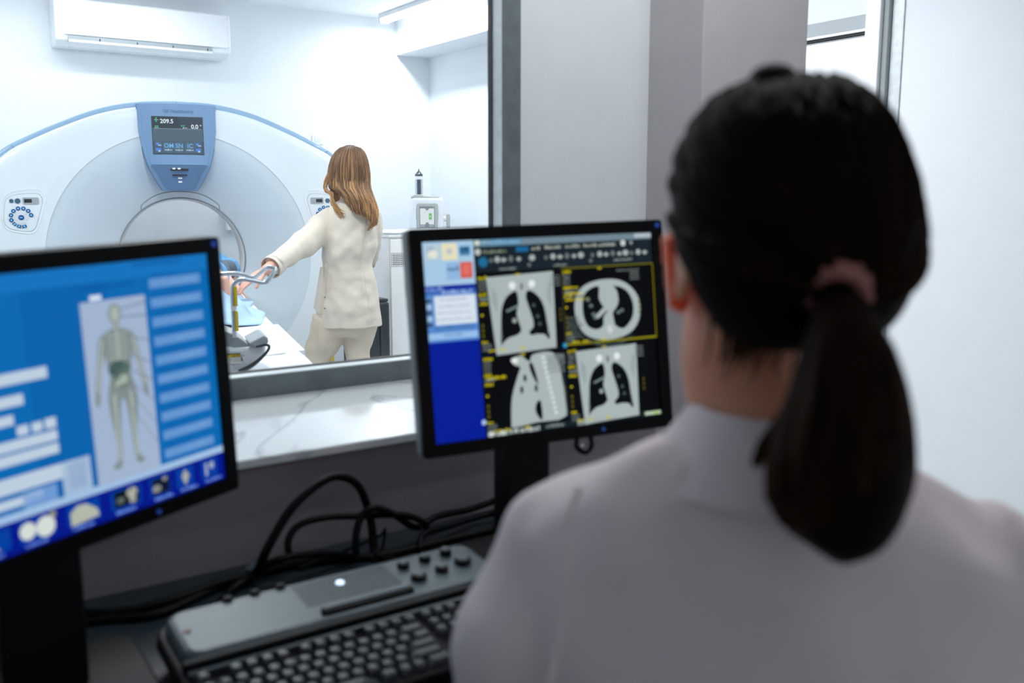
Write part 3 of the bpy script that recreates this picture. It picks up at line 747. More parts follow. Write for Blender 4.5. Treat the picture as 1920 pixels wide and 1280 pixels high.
# ------------------------------------------------------------------ THE TECHNICIAN standing by the table
NF = Frame(1.93, 4.25, R(24.4)); n = NF.p
tech = empty('person', (1.93, 4.25, 0), -NF.phi, 'woman with long golden-brown wavy hair in cream uniform, back turned, reaching to patient', 'person')
headT = Matrix.Translation(n(655, 328, -.01)) @ Matrix.Rotation(R(8), 4, 'Z')
sh_l, sh_r = n(622, 402), n(700, 402)
cuff = n(510, 499, -.33); wr = n(496, 508, -.34); elb = n(562, 458, -.13)
ank_l, ank_r = n(592, 700), n(672, 700); ank_l.z = ank_r.z = .09
ank_l.x = n(590, 676).x - .02; ank_r.x = n(672, 670).x + .01
bm = B(); head_pieces(bm, headT)
tube(bm, [n(657, 340, .0), n(658, 362, .0), n(659, 380, .0)], [.05, .048, .062], 20)
loft(bm, [(n(659, y).x, 0, n(659, y).z, w_, d_) for y, w_, d_ in ((375, .045, .04), (388, .08, .055), (410, .10, .065), (470, .10, .075), (510, .09, .07), (560, .11, .085), (600, .10, .08))])
limb(bm, [n(640, 410), n(606, 432, -.03), elb, cuff, wr], [.03, .038, .034, .028, .024]); limb(bm, [n(694, 405), n(696, 450, .03), n(692, 490, .20)], [.035, .030, .024])
hd = (n(452, 534, -.36) - wr).normalized()
hand(bm, wr, hd, (0.1, 0.25, -1), length=.17, curl=.28, side=1)
hand(bm, n(692, 490, .20), (-.4, .8, -.1), (0, 0, -1), curl=.4, side=-1)
for kx, hip, ank in ((-1, n(632, 590), ank_l), (1, n(682, 590), ank_r)):
    limb(bm, [n(628 if kx < 0 else 677, 604), n(607 if kx < 0 else 673, 640), n(594 if kx < 0 else 671, 670), Vector((ank.x, -.01, .35)), ank], [.05, .052, .046, .038, .03])
    tube(bm, [ank + Vector((0, -.03, -.03)), ank + Vector((0, .03, -.05)), ank + Vector((0, .12, -.065))], [.032, .032, .025], 12)
bodyo = remesh(obj('body', bm, M['skin'], tech), .005, 3)
add_eyes(headT, bodyo)
# tunic
bm = B()
rows = [(374, 640, 674, .055), (382, 628, 690, .08), (392, 615, 703, .095), (405, 608, 708, .105), (435, 604, 709, .115), (465, 603, 706, .115), (492, 604, 698, .11), (515, 603, 700, .11), (545, 599, 707, .118), (580, 594, 713, .125), (611, 592, 716, .128)]
L_ = []
for y, a, b, dpt in rows:
    pa, pb = n(a, y), n(b, y); L_.append(((pa.x + pb.x) / 2, .0, (pa.z + pb.z) / 2, (pb.x - pa.x) / 2, dpt))
loft(bm, L_, n=40, power=2.2)
stube(bm, [n(627, 400), n(604, 424, -.02), n(583, 447, -.08), n(556, 467, -.15), n(530, 484, -.25), n(514, 497, -.32)], [.045, .066, .066, .058, .05, .046], 20)
stube(bm, [n(694, 398), n(697, 430, .01), n(695, 455, .05), n(692, 486, .19)], [.055, .055, .050, .042], 20)
for k in range(6):
    pass
tun = remesh(obj('tunic', bm, M['beige'], tech), .006, 5, disp=.022, dsize=.09)
# folded cuff
ax_ = (n(513, 498, -.32) - n(530, 486, -.26)).normalized()
def cuff_part(name, c_, ax_, r_, w_, mtl, parent, th=.004):
    bm = B(); u = ax_.cross(Vector((0, 1, 0))).normalized(); v_ = ax_.cross(u); rg = []
    for t_, rr in ((0, r_ * .96), (0, r_), (w_, r_ * 1.03), (w_, r_ * 1.03 - th), (0, r_ * .96 - th)):
        rg.append([c_ + ax_ * t_ + (u * math.cos(a) + v_ * math.sin(a)) * rr for a in [2 * math.pi * k / 28 for k in range(28)]])
    ringset(bm, rg, cap=False); return obj(name, bm, mtl, parent)
cuff_part('cuff', n(519, 494, -.29), ax_, .051, .05, M['beige'], tun)
for y in (557, 578):
    q_ = n(609, y, -.118); bm = B(); ell(bm, q_, (.0045, .003, .0045), None, 10, 8); obj('snap_button', bm, M['line_grey'], tun)
bm = B(); stube(bm, [n(611, 493, -.122), n(610, 530, -.124), n(606, 570, -.13), n(604.5, 610, -.132)], .0016, 6); obj('side_seam', bm, M['beige_trouser'], tun)
bm = B(); stube(bm, [n(614, 385, -.075), n(616, 410, -.1), n(614, 440, -.11), n(609, 463, -.113)], .0013, 6); obj('shoulder_seam', bm, M['beige_trouser'], tun)
bm = B(); stube(bm, [n(684, 412, -.108), n(682, 450, -.113), n(681, 500, -.11), n(689, 560, -.119), n(697, 605, -.124)], .0013, 6); obj('back_seam', bm, M['beige_trouser'], tun)
# front flap at the left hip
bm = B(); P_ = [n(600, 500, -.02), n(604, 500, -.07), n(604, 540, -.085), n(599, 590, -.09), n(587, 577, -.03), n(594, 540, -.01)]
a_ = [bm.verts.new(p) for p in P_]; b_ = [bm.verts.new(p + Vector((.02, .02, 0))) for p in P_]; bm.faces.new(a_); bm.faces.new(list(reversed(b_)))
for i in range(6): bm.faces.new([a_[i], b_[i], b_[(i + 1) % 6], a_[(i + 1) % 6]])
obj('front_flap', bm, M['beige'], tun, bevel=.004)
# trousers
bm = B(); hipz = n(650, 600).z
loft(bm, [(n(650, y).x, .0, n(650, y).z, w_, d_) for y, w_, d_ in ((570, .135, .105), (595, .150, .115), (618, .145, .11), (628, .10, .09))], power=2.2)
for pts, rr in (([(622, 600), (608, 640), (594, 672)], [.098, .082, .066]), ([(678, 600), (672, 640), (671, 668)], [.088, .072, .06])):
    C_ = [n(*p) for p in pts]; ank = ank_l if pts[0][0] < 650 else ank_r
    C_ += [Vector((ank.x, -.01, .35)), Vector((ank.x, 0, .07))]
    stube(bm, C_, rr + [.06, .06], 24)
remesh(obj('trousers', bm, M['beige_trouser'], tech), .007, 5, disp=.016, dsize=.08)
for ank in (ank_l, ank_r):
    bm = B(); shoe(bm, (ank.x, .03, 0), (0, 1, 0)); obj('shoe', bm, M['shoe'], tech)
# hair
bm = B(); bm.verts.layers.float.new('tone')
ol = [(272, 650, 664, .02), (277, 637, 676, .05), (285, 628, 684, .075), (296, 621, 689, .09), (310, 617, 692, .098), (325, 616, 694, .1), (340, 616, 694, .095), (352, 619, 694, .085), (365, 636, 697, .07), (380, 645, 704, .05), (395, 653, 708, .04), (410, 664, 709, .032), (422, 677, 704, .025), (430, 684, 692, .012)]
def hl(y): return interp(y, ol)
rows = []
for y, a, b, d_ in ol[:10]:
    pa, pb = n(a, y), n(b, y); back = interp(y, [(272, 0), (340, 0), (372, -.07), (430, -.105)])[0]
    rows.append(((pa.x + pb.x) / 2, back - .005, pa.z, (pb.x - pa.x) / 2 * .93, d_ * .92))
loft(bm, rows, n=32, power=2.0)
rn = random.Random(3)
for i in range(620):
    f = rn.random(); f = .5 + (f - .5) * 1.0
    yend = lerp(395, 430, min(1, max(0, (f - .2) * 1.3))) + rn.uniform(-14, 4)
    if f < .16: yend = rn.uniform(345, 372)
    y0 = 273 + rn.uniform(0, 10) + 6 * abs(f - .5)
    ph = rn.uniform(0, 6.3) if rn.random() < .3 else f * 9; amp = rn.uniform(.7, 2.2); fr = rn.uniform(7.5, 10.5); pts = []; N = 18
    lift = rn.uniform(-.006, .006); dfr = rn.uniform(-.05, .05)
    for k in range(N + 1):
        t_ = k / N; y = lerp(y0, yend, t_); a, b, d_ = hl(y)
        ff = min(.99, max(.01, f + dfr * t_)); x = lerp(a, b, ff) + amp * 2.6 * t_ * t_ * math.sin(ph + t_ * fr)
        back = interp(y, [(272, 0), (340, 0), (372, -.07), (430, -.105)])[0]
        off = back - .005 - (d_ + .004 + lift) * math.sqrt(max(0, 1 - (2 * ff - 1) ** 2)) + .006 * t_ * math.cos(ph + t_ * fr)
        pts.append(n(x, y, off))
    r0 = rn.uniform(.0022, .0046)
    tube(bm, pts, [r0 * (.55 + .6 * math.sin(min(1, k / N * 1.25) * math.pi * .55)) * (1 - .85 * (k / N) ** 5) for k in range(N + 1)], 5, tone=rn.choice((-.45, -.3, -.1, 0, .1, .3)) + rn.uniform(-.1, .1))
for i in range(46):      # curls on her left side
    j = lambda s_: rn.uniform(-s_, s_)
    base = [(619 + j(2), 322 + j(6)), (611 + j(3), 343 + j(3)), (611 + j(3), 356 + j(2)), (622 + j(3), 364 + j(3)), (624 + j(3), 380 + j(4)), (634 + j(4), 396 + j(4)), (642 + j(6), 402 + j(8))]
    cut = rn.choice((4, 5, 7, 7)); offs = [-.02, -.04, -.055, -.075, -.095, -.105, -.11]
    stube(bm, [n(p[0], p[1], o_ + j(.006)) for p, o_ in zip(base[:cut], offs)], [.002, .0038, .0036, .0028, .0006], 5, 4, tone=rn.uniform(-.05, .35))
for i in range(60):      # front and side hair falling over her chest
    f = rn.random(); a_ = R(lerp(10, 170, f)); hx = math.cos(a_); hy = math.sin(a_)
    if 60 < math.degrees(a_) < 120: continue
    c_ = headT.translation
    stube(bm, [c_ + Vector((hx * .02, hy * .03, .125)), c_ + Vector((hx * .078, hy * .08, .06)), c_ + Vector((hx * .088, hy * .07, -.03)), c_ + Vector((hx * .09, .08, -.13)), c_ + Vector((hx * .085, .11, -.22 + rn.uniform(-.02, .03)))], [.006, .009, .009, .008, .002], 5, 4, tone=rn.uniform(-.2, .2))
obj('hair', bm, M['hair_gold'], tech, angle=0)

# ------------------------------------------------------------------ THE PATIENT on the table
pat = empty('person', (GX, GY, 0), -GA, 'patient lying on the scanner table in light blue top, hand resting on hip', 'person')
g = GF.p
ph = g(443, 541, -1.02)
PZ = TZ
headP = Matrix.Translation(Vector((-.02, .02, PZ + .115))) @ Matrix.Rotation(R(90), 4, 'X')   # face up
headP = Matrix.Translation(Vector((-.02, .02, PZ + .115))) @ Matrix(((1, 0, 0, 0), (0, 0, 1, 0), (0, 1, 0, 0), (0, 0, 0, 1)))
bm = B(); head_pieces(bm, headP)
tube(bm, [(-.02, -.06, PZ + .09), (-.02, -.14, PZ + .09), (-.02, -.2, PZ + .1)], [.05, .05, .07], 18)
rings = []
for y, w_, h_ in ((-.14, .06, .05), (-.2, .15, .09), (-.3, .17, .105), (-.5, .16, .11), (-.7, .14, .105), (-.9, .16, .10), (-1.0, .165, .095), (-1.1, .12, .08)):
    rings.append([(-.02 + w_ * math.cos(a), y, PZ + h_ + .002 + h_ * math.sin(a)) for a in [2 * math.pi * k / 28 for k in range(28)]])
ringset(bm, rings)
for s in (-1, 1):
    limb(bm, [(-.02 + s * .08, -.95, PZ + .09), (-.02 + s * .09, -1.3, PZ + .09), (-.02 + s * .09, -1.55, PZ + .06), (-.02 + s * .09, -1.75, PZ + .045)], [.085, .06, .05, .035])
    tube(bm, [(-.02 + s * .09, -1.74, PZ + .045), (-.02 + s * .1, -1.76, PZ + .11), (-.02 + s * .1, -1.77, PZ + .17)], [.035, .03, .02], 12)
pwr = g(424, 522, -.88)
limb(bm, [(.15, -.24, PZ + .13), (.20, -.5, PZ + .07), (.16, -.7, PZ + .12), pwr], [.045, .04, .034, .026])
limb(bm, [(-.19, -.24, PZ + .12), (-.235, -.5, PZ + .06), (-.2, -.75, PZ + .07), (-.19, -.82, PZ + .07)], [.045, .04, .032, .026])
hand(bm, pwr, g(456, 563, -1.0) - pwr, (.1, -.3, -1), curl=.1, spread=.25, side=-1, length=.17)
hand(bm, Vector((-.19, -.82, PZ + .07)), (0, -1, -.1), (0, 0, -1), curl=.3, side=1)
pb = remesh(obj('body', bm, M['skin'], pat), .006, 3); add_eyes(headP, pb)
bm = B(); rings = []
for y, w_, h_ in ((-.155, .08, .07), (-.2, .165, .10), (-.3, .19, .117), (-.5, .18, .12), (-.7, .16, .115), (-.9, .178, .112), (-1.02, .182, .105)):
    rings.append([(-.02 + w_ * math.cos(a), y, PZ + h_ + .002 + h_ * math.sin(a)) for a in [2 * math.pi * k / 32 for k in range(32)]])
ringset(bm, rings)
stube(bm, [(.14, -.24, PZ + .13), (.20, -.42, PZ + .09), (.19, -.62, PZ + .12)], [.06, .058, .052], 16); stube(bm, [(-.18, -.24, PZ + .13), (-.235, -.5, PZ + .07)], [.06, .052], 16)
remesh(obj('shirt', bm, M['shirt_blue'], pat), .008, 3, disp=.01, dsize=.05)
bm = B(); stube(bm, [(.185, -.6, PZ + .11), (.17, -.72, PZ + .12), g(416, 505, -.80), g(421, 518, -.86)], [.05, .046, .040, .036], 16)
remesh(obj('sleeve', bm, M['sleeve_grey'], pat), .006, 2, disp=.008, dsize=.03)
hbm = B(); hbm.verts.layers.float.new('tone'); ell(hbm, (0, -.03, .06), (.08, .09, .085), headP); obj('hair', hbm, M['hair_dark'], pat)
# drape over the legs: a cloth of its own
bm = B(); NX, NY = 40, 60; V_ = []
rn = random.Random(5)
for j in range(NY + 1):
    y = lerp(-.93, -1.95, j / NY); row = []
    hl_ = interp(-y, [(.93, .20), (1.0, .19), (1.2, .17), (1.5, .12), (1.65, .10), (1.74, .17), (1.80, .14), (1.90, .012), (1.95, .0)])[0]
    for i in range(NX + 1):
        u = -1 + 2 * i / NX; x = -.01 + .235 * u + .015 * math.sin(y * 14) * max(0, u)
        hump = max(0, 1 - (abs(u + .08) / .86) ** 2.0)
        z = PZ + .010 - .016 * max(0, j / NY - .85) / .15 + hl_ * hump + .008 * math.sin(x * 38 + y * 17) * (hump ** .5) + .006 * math.sin(x * 61 - y * 31) * hump ** .5
        row.append(bm.verts.new((x, y, max(z, PZ + .009 - .012 * max(0, j / NY - .85) / .15))))
    V_.append(row)
for j in range(NY):
    for i in range(NX): bm.faces.new([V_[j][i], V_[j][i + 1], V_[j + 1][i + 1], V_[j + 1][i]])
dr = obj('sheet_drape', bm, M['drape'], None, angle=0); dr.location = (GX, GY, 0); dr.rotation_euler = (0, 0, -GA)
sm = dr.modifiers.new('solid', 'SOLIDIFY'); sm.thickness = .003; sm.offset = 1
tag(dr, 'pale blue creased drape over the patient\'s legs', 'drape')

# ------------------------------------------------------------------ CABINET, DISH, CASE, INJECTOR
cb = empty('cabinet', (2.27, 4.50, 0), 0, 'tall white cabinet with perforated vent behind the woman in cream', 'cabinet')
CZ = 1.184; CW, CD = .82, .5
bm = B(); box(bm, 0, CW, .0, CD, .05, CZ - .025); obj('body', bm, M['cabinet'], cb, smooth=False, bevel=.004)
bm = B(); box(bm, -.008, CW + .008, -.012, CD, CZ - .025, CZ); obj('top', bm, M['white_plastic'], cb, smooth=False, bevel=.004)
bm = B(); box(bm, .02, CW - .02, .02, CD - .02, 0, .05); obj('plinth', bm, M['pad_grey'], cb, smooth=False)
bm = B(); box(bm, .004, CW - .004, -.014, -.001, .07, CZ - .035); dr_ = obj('door', bm, M['cabinet'], cb, smooth=False, bevel=.003)
CF = Frame(2.27, 4.486, 0)
a_, b_ = CF.p(734, 475), CF.p(765, 498); bm = B()
for i in range(15):
    for j in range(8):
        x = a_.x + i * (b_.x - a_.x) / 10; z = lerp(a_.z, b_.z, j / 7); prism(bm, circ(x, z, .0034 if 0 < j < 7 and i else .0024, 6), -.0156, -.0135)
obj('vent_holes', bm, M['ink'], dr_, smooth=False)
q_ = CF.p(763, 530); bm = B(); stube(bm, [(q_.x, -.014, q_.z + .02), (q_.x, -.04, q_.z + .012), (q_.x, -.04, q_.z - .012), (q_.x, -.014, q_.z - .02)], .008, 10); obj('handle', bm, M['white_plastic'], dr_)
P = on_z(736, 437, CZ + .008)
t = empty('small_dish', (P.x, P.y, CZ), 0, 'small flat white dish on top of the white cabinet', 'dish')
bm = B()
for z, r in (): pass
rg = [[(r * math.cos(a), r * .8 * math.sin(a), z) for a in [2 * math.pi * k / 28 for k in range(28)]] for r, z in ((.02, 0), (.055, .003), (.062, .010), (.060, .0125), (.052, .006), (.02, .004))]
ringset(bm, rg); obj('bowl', bm, M['pad_key'], t)
bm = B(); prism_z(bm, circ(0, 0, .02, 16), .004, .011, .8); obj('knob', bm, M['pad_grey'], t)

# black case
KF = Frame(2.2, 4.30, 0)
xr = KF.p(732, 600).x; zt = KF.p(716, 563).z
cs = empty('equipment_case', (2.2, 4.30, 0), 0, 'tall black ribbed equipment case standing in front of the white cabinet', 'case')
bm = B(); box(bm, xr - .20, xr, 0, .16, .03, zt - .01); obj('shell', bm, M['case'], cs, smooth=False, bevel=.015, seg=3)
for k in range(2):
    x = xr - .055 - k * .09; bm = B(); box(bm, x - .006, x + .006, -.008, .01, .05, zt - .03); obj('rib', bm, M['case'], cs, smooth=False, bevel=.003)
bm = B(); box(bm, xr - .19, xr - .004, .01, .15, zt - .01, zt + .006); obj('lid', bm, M['case'], cs, smooth=False, bevel=.005)
for x in (xr - .16, xr - .04):
    bm = B(); prism(bm, circ(x, .03, .03, 16), .02, .05); obj('wheel', bm, M['black'], cs)

# injector
IF = Frame(3.03, 5.45, R(29)); ip = IF.p
inj = empty('contrast_injector', (3.03, 5.45, 0), -IF.phi, 'white injector head with small screen and upright clear syringe on a pole stand', 'injector')
pol = lambda P_: [(v.x, v.z) for v in (ip(*p) for p in P_)]
bm = B(); prism(bm, pol([(768, 462), (768, 410), (770, 374), (773, 369), (829, 369), (831, 376), (832, 410), (831, 462)]), -.07, .10); obj('head', bm, M['white_plastic'], inj, bevel=.02, seg=4, angle=35)
bm = B(); prism(bm, pol([(770, 372), (771, 368.5), (777, 364.5), (792, 364.5), (796, 367), (822, 368), (829, 372)]), -.065, .09); obj('head_cap', bm, M['inj_grey'], inj, bevel=.008, seg=2)
bm = B(); prism(bm, pol([(782, 432), (780, 400), (781, 383), (784, 380), (818, 380), (821, 384), (822, 400), (820, 432)]), -.078, -.06); bz = obj('screen_bezel', bm, M['inj_grey'], inj, bevel=.006, seg=2)
a_, b_ = ip(786.5, 386.5), ip(815, 425); cw, chh = b_.x - a_.x, a_.z - b_.z
c = Canvas(cw, chh, (128, 140, 152), .0004); c.up(); c.rect(cw * .04, chh * .13, cw * .92, chh * .77, (226, 232, 238)); c.up()
c.poly([(cw * .36, chh * .9), (cw * .64, chh * .9), (cw * .56, chh * .81), (cw * .44, chh * .81)], (128, 140, 152))
c.poly([(cw * .36, chh * .13), (cw * .64, chh * .13), (cw * .56, chh * .23), (cw * .44, chh * .23)], (128, 140, 152))
c.rect(cw * .62, chh * .36, cw * .19, chh * .31, (120, 195, 110)); c.rect(cw * .84, chh * .95, cw * .13, chh * .035, (120, 195, 110)); c.rect(cw * .47, chh * .755, cw * .06, chh * .02, (120, 195, 110))
c.rect(cw * .05, chh * .02, cw * .3, chh * .08, (165, 178, 192)); c.rect(cw * .63, chh * .02, cw * .3, chh * .08, (165, 178, 192)); c.up()
c.disc(cw * .715, chh * .515, cw * .04, cw * .04, (235, 250, 235), 12)
c.build('screen', bz, ((a_.x + b_.x) / 2, -.0795, (a_.z + b_.z) / 2))
sx = ip(785.5, 340)
zb, z1, z2, z3 = ip(785, 366).z, ip(785, 335).z, ip(785, 328).z, ip(785, 320).z
bm = B(); tube(bm, [(sx.x, 0, zb - .02), (sx.x, 0, z1)], .0255, 20); syr = obj('syringe', bm, M['barrel'], inj)
bm = B(); tube(bm, [(sx.x, 0, zb - .01), (sx.x, 0, z1 - .006)], .0145, 16); obj('plunger', bm, M['glass_dark'], syr)
bm = B(); tube(bm, [(sx.x, 0, z1 - .002), (sx.x, 0, z1 + .016)], .0265, 20); obj('collar', bm, M['label_white'], syr)
bm = B(); tube(bm, [(sx.x, 0, z1 + .016), (sx.x, 0, z2 + .006), (sx.x, 0, z2 + .008), (sx.x, 0, z3), (sx.x, 0, z3 + .012)], [.026, .026, .022, .004, .003], 20); obj('tip', bm, M['glass_dark'], syr)
bm = B(); prism(bm, pol([(836, 404), (838, 400), (842, 400), (844, 405), (844, 440), (838, 440)]), -.02, .02); obj('side_lever', bm, M['inj_grey'], inj, bevel=.006)
bm = B(); a_ = ip(834, 410); tube(bm, [(a_.x - .02, .0, a_.z), (a_.x + .02, .0, a_.z)], .018, 16); obj('pivot', bm, M['white_plastic'], inj)
cx = ip(800, 462); bm = B(); tube(bm, [(cx.x, .02, .06), (cx.x, .02, cx.z + .01)], .02, 14); obj('pole', bm, M['steel'], inj)
bm = B()
for k in range(5):
    a_ = 2 * math.pi * k / 5; tube(bm, [(cx.x, .02, .07), (cx.x + .26 * math.cos(a_), .02 + .26 * math.sin(a_), .05)], [.022, .015], 8)
obj('star_base', bm, M['pad_grey'], inj)
for k in range(5):
    a_ = 2 * math.pi * k / 5; bm = B(); ell(bm, (cx.x + .26 * math.cos(a_), .02 + .26 * math.sin(a_), .025), (.025, .025, .025), None, 12, 8); obj('castor', bm, M['black'], inj)

# ------------------------------------------------------------------ DESK
DZ = .77
dk = empty('desk', (-.2, 1.06, 0), 0, 'dark grey desk top against the low wall under the monitors', 'desk')
bm = B(); box(bm, -1.6, 1.55, -.36, .40, DZ - .03, DZ); obj('desk_top', bm, M['desk'], dk, smooth=False, bevel=.003)
for x in (-1.55, .0, 1.5):
    bm = B(); box(bm, x - .015, x + .015, -.3, .38, 0, DZ - .03); obj('side_panel', bm, M['desk'], dk, smooth=False)

# ------------------------------------------------------------------ MONITORS
def monitor(loc, yaw, tilt, roll, w_, h_, label, base_side=1, sgrey=True):
    t = empty('computer_monitor', loc, 0, label, 'monitor'); t.rotation_mode = 'XYZ'
    x = Vector((math.cos(yaw), math.sin(yaw), 0)); nn = Vector((math.sin(yaw), -math.cos(yaw), 0))
    z = Vector((0, 0, 1)) * math.cos(tilt) - nn * math.sin(tilt)
    x, z = x * math.cos(roll) + z * math.sin(roll), z * math.cos(roll) - x * math.sin(roll)
    y = z.cross(x)
    t.matrix_world = Matrix.Translation(Vector(loc)) @ Matrix((x, y, z)).transposed().to_4x4()
    bz = .020
    bm = B(); pts_o = rrect(-w_ / 2, w_ / 2, -h_ / 2, h_ / 2, .006, 3); pts_i = rrect(-w_ / 2 + bz, w_ / 2 - bz, -h_ / 2 + bz, h_ / 2 - bz, .001, 3)
    ringset(bm, [[(p[0], .010, p[1]) for p in pts_o], [(p[0], 0, p[1]) for p in pts_o], [(p[0], -.001, p[1]) for p in pts_i], [(p[0], .006, p[1]) for p in pts_i]], cap=False)
    obj('bezel', bm, M['black_gloss'], t, angle=30)
    bm = B(); box(bm, -w_ / 2 - .001, w_ / 2 + .001, .006, .040, -h_ / 2 - .001, h_ / 2 + .001); bk = obj('back_shell', bm, M['grey_side'] if sgrey else M['black'], t, smooth=False, bevel=.008, seg=3)
    bm = B(); box(bm, -w_ * .3, w_ * .3, .038, .062, -h_ * .32, h_ * .32); obj('back_cover', bm, M['black'], t, smooth=False, bevel=.01)
    bm = B(); prism(bm, circ(w_ / 2 - .010, h_ / 2 - .009, .004, 12), -.0025, 0); obj('corner_badge', bm, M['led_blue'], t)
    bm = B(); prism(bm, circ(.085, -h_ / 2 + .010, .0028, 12), -.0025, 0); obj('power_light', bm, M['led_blue'], t)
    return t, bz
def stand(t, bx, by, cw_, top, base=(.13, .10), off=0):
    """column and foot, built in world space then parented"""
    inv = t.matrix_world.inverted()
    def par(o): o.parent = t; o.matrix_parent_inverse = inv; return o
    bm = B(); box(bm, bx - cw_ / 2, bx + cw_ / 2, by - .02, by + .025, DZ + .012, top); par(obj('stand_column', bm, M['black'], None, smooth=False, bevel=.006))
    bm = B(); prism_z(bm, [(bx + p[0], by + off + p[1]) for p in rrect(-base[0], base[0], -base[1], base[1], .03, 5)], DZ + .0005, DZ + .016, .96); par(obj('stand_base', bm, M['black'], None, bevel=.003))
bpy.context.view_layer.update()

# --- right monitor: four grey scan views
mw, mh = .43, .34
mr, bz = monitor((.853, 1.149, 1.161), R(-11.7), R(6.5), R(1.4), mw, mh, 'black monitor showing four chest scan views beside a blue column')
stand(mr, .85, 1.215, .086, 1.10, (.12, .095))
sw, sh = mw - 2 * bz + .003, mh - 2 * bz + .003
c = Canvas(sw, sh, (3, 4, 6), .00025); PXX = sw / 420.0     # content laid out on a 420 x 310 sheet, origin top left
SHH = 310.0; ky = sh / SHH
def X(x): return x * PXX
def Y(y): return sh - y * ky
def rc(x, y, w_, h_, col): c.rect(X(x), Y(y + h_), w_ * PXX, h_ * ky, col)
def pg(P_, col): c.poly([(X(x), Y(y)) for x, y in P_], col)
def smooth_poly(P_, n_=4): return [(v.x, v.y) for v in catmull([Vector((a, b, 0)) for a, b in P_], n_, closed=True)]
def dc(x, y, rx, ry, col, n_=24): c.disc(X(x), Y(y), rx * PXX, ry * ky, col, n_)
def sb(x, y, w_, h_, col, seed=0): c.scribble(X(x), Y(y + h_), w_ * PXX, h_ * ky, col, seed)
c.up()
rc(0, 0, 88, 310, (0, 28, 150)); rc(88, 0, 332, 12, (112, 134, 146)); rc(88, 12, 332, 40, (22, 34, 42))
rc(88, 0, 86, 12, (84, 138, 172)); rc(88, 298, 332, 12, (18, 28, 36)); rc(238, 50, 3, 250, (4, 12, 34)); rc(92, 178, 148, 3, (4, 12, 40))
c.up()
# left column icons
rc(0, 0, 88, 68, (165, 200, 228)); rc(0, 74, 88, 80, (84, 136, 205)); rc(0, 74, 88, 8, (18, 55, 150))
c.up()
rc(8, 6, 22, 22, (190, 205, 205)); rc(10, 8, 12, 12, (120, 160, 205)); rc(34, 5, 26, 25, (232, 224, 180)); rc(64, 10, 18, 14, (60, 120, 165)); rc(40, 34, 22, 26, (140, 182, 220)); rc(63, 34, 21, 25, (205, 90, 82))
rc(16, 84, 70, 44, (212, 225, 236)); rc(2, 140, 84, 10, (150, 190, 232)); rc(2, 86, 10, 42, (110, 150, 200))
c.up()
dc(19, 20, 8, 6, (225, 228, 215)); rc(38, 9, 18, 17, (222, 220, 195)); dc(47, 17, 5, 4, (165, 185, 195)); sb(65, 13, 16, 5, (20, 60, 95), 2); sb(42, 40, 18, 7, (60, 105, 150), 3); rc(67, 38, 13, 16, (225, 110, 100))
sb(2, 70, 30, 6, (120, 150, 215), 4); sb(30, 76, 50, 6, (150, 175, 225), 5)
for k in range(4): sb(26 - k * 3, 88 + k * 10, 46 + k * 5, 4, (178, 192, 206), 6 + k)
sb(14, 130, 66, 6, (70, 110, 165), 11); sb(30, 142, 30, 4, (90, 130, 190), 12)
for k in range(5): rc(3, 88 + k * 9, 8, 5, (170, 200, 225) if k % 2 else (30, 50, 90))
# tool bars
dc(95, 6, 5, 4, (205, 215, 200)); sb(103, 3, 66, 6, (130, 175, 205), 20); rc(385, 3, 33, 6, (180, 190, 198))
dc(95, 20, 5, 5, (190, 195, 190)); sb(104, 18, 40, 5, (130, 140, 120), 21); rc(162, 15, 22, 8, (25, 100, 150))
for k, x in enumerate((190, 214, 252, 286, 315)): sb(x, 16, (15, 30, 28, 26, 34)[k], 5, (165, 170, 162), 22 + k)
dc(362, 17, 5, 5, (200, 205, 205)); dc(378, 17, 3, 3, (150, 155, 150))
dc(103, 36, 8, 8, (30, 105, 150))
for k, x in enumerate((117, 128, 139, 152, 166, 190, 215, 228, 241, 254, 267, 280, 302, 316, 328, 341, 354, 366, 378, 391, 404)):
    col = (165, 172, 172) if k % 3 else (110, 118, 120); dc(x, 34 - (k % 2), 4 + (k % 3), 4 + (k % 2), col, 8 if k % 2 else 4)
sb(130, 46, 30, 4, (130, 140, 140), 40); sb(228, 45, 26, 4, (130, 140, 140), 41); sb(342, 42, 36, 4, (130, 140, 140), 42)
dc(184, 44, 3, 3, (110, 115, 115)); dc(298, 43, 3, 3, (110, 115, 115))
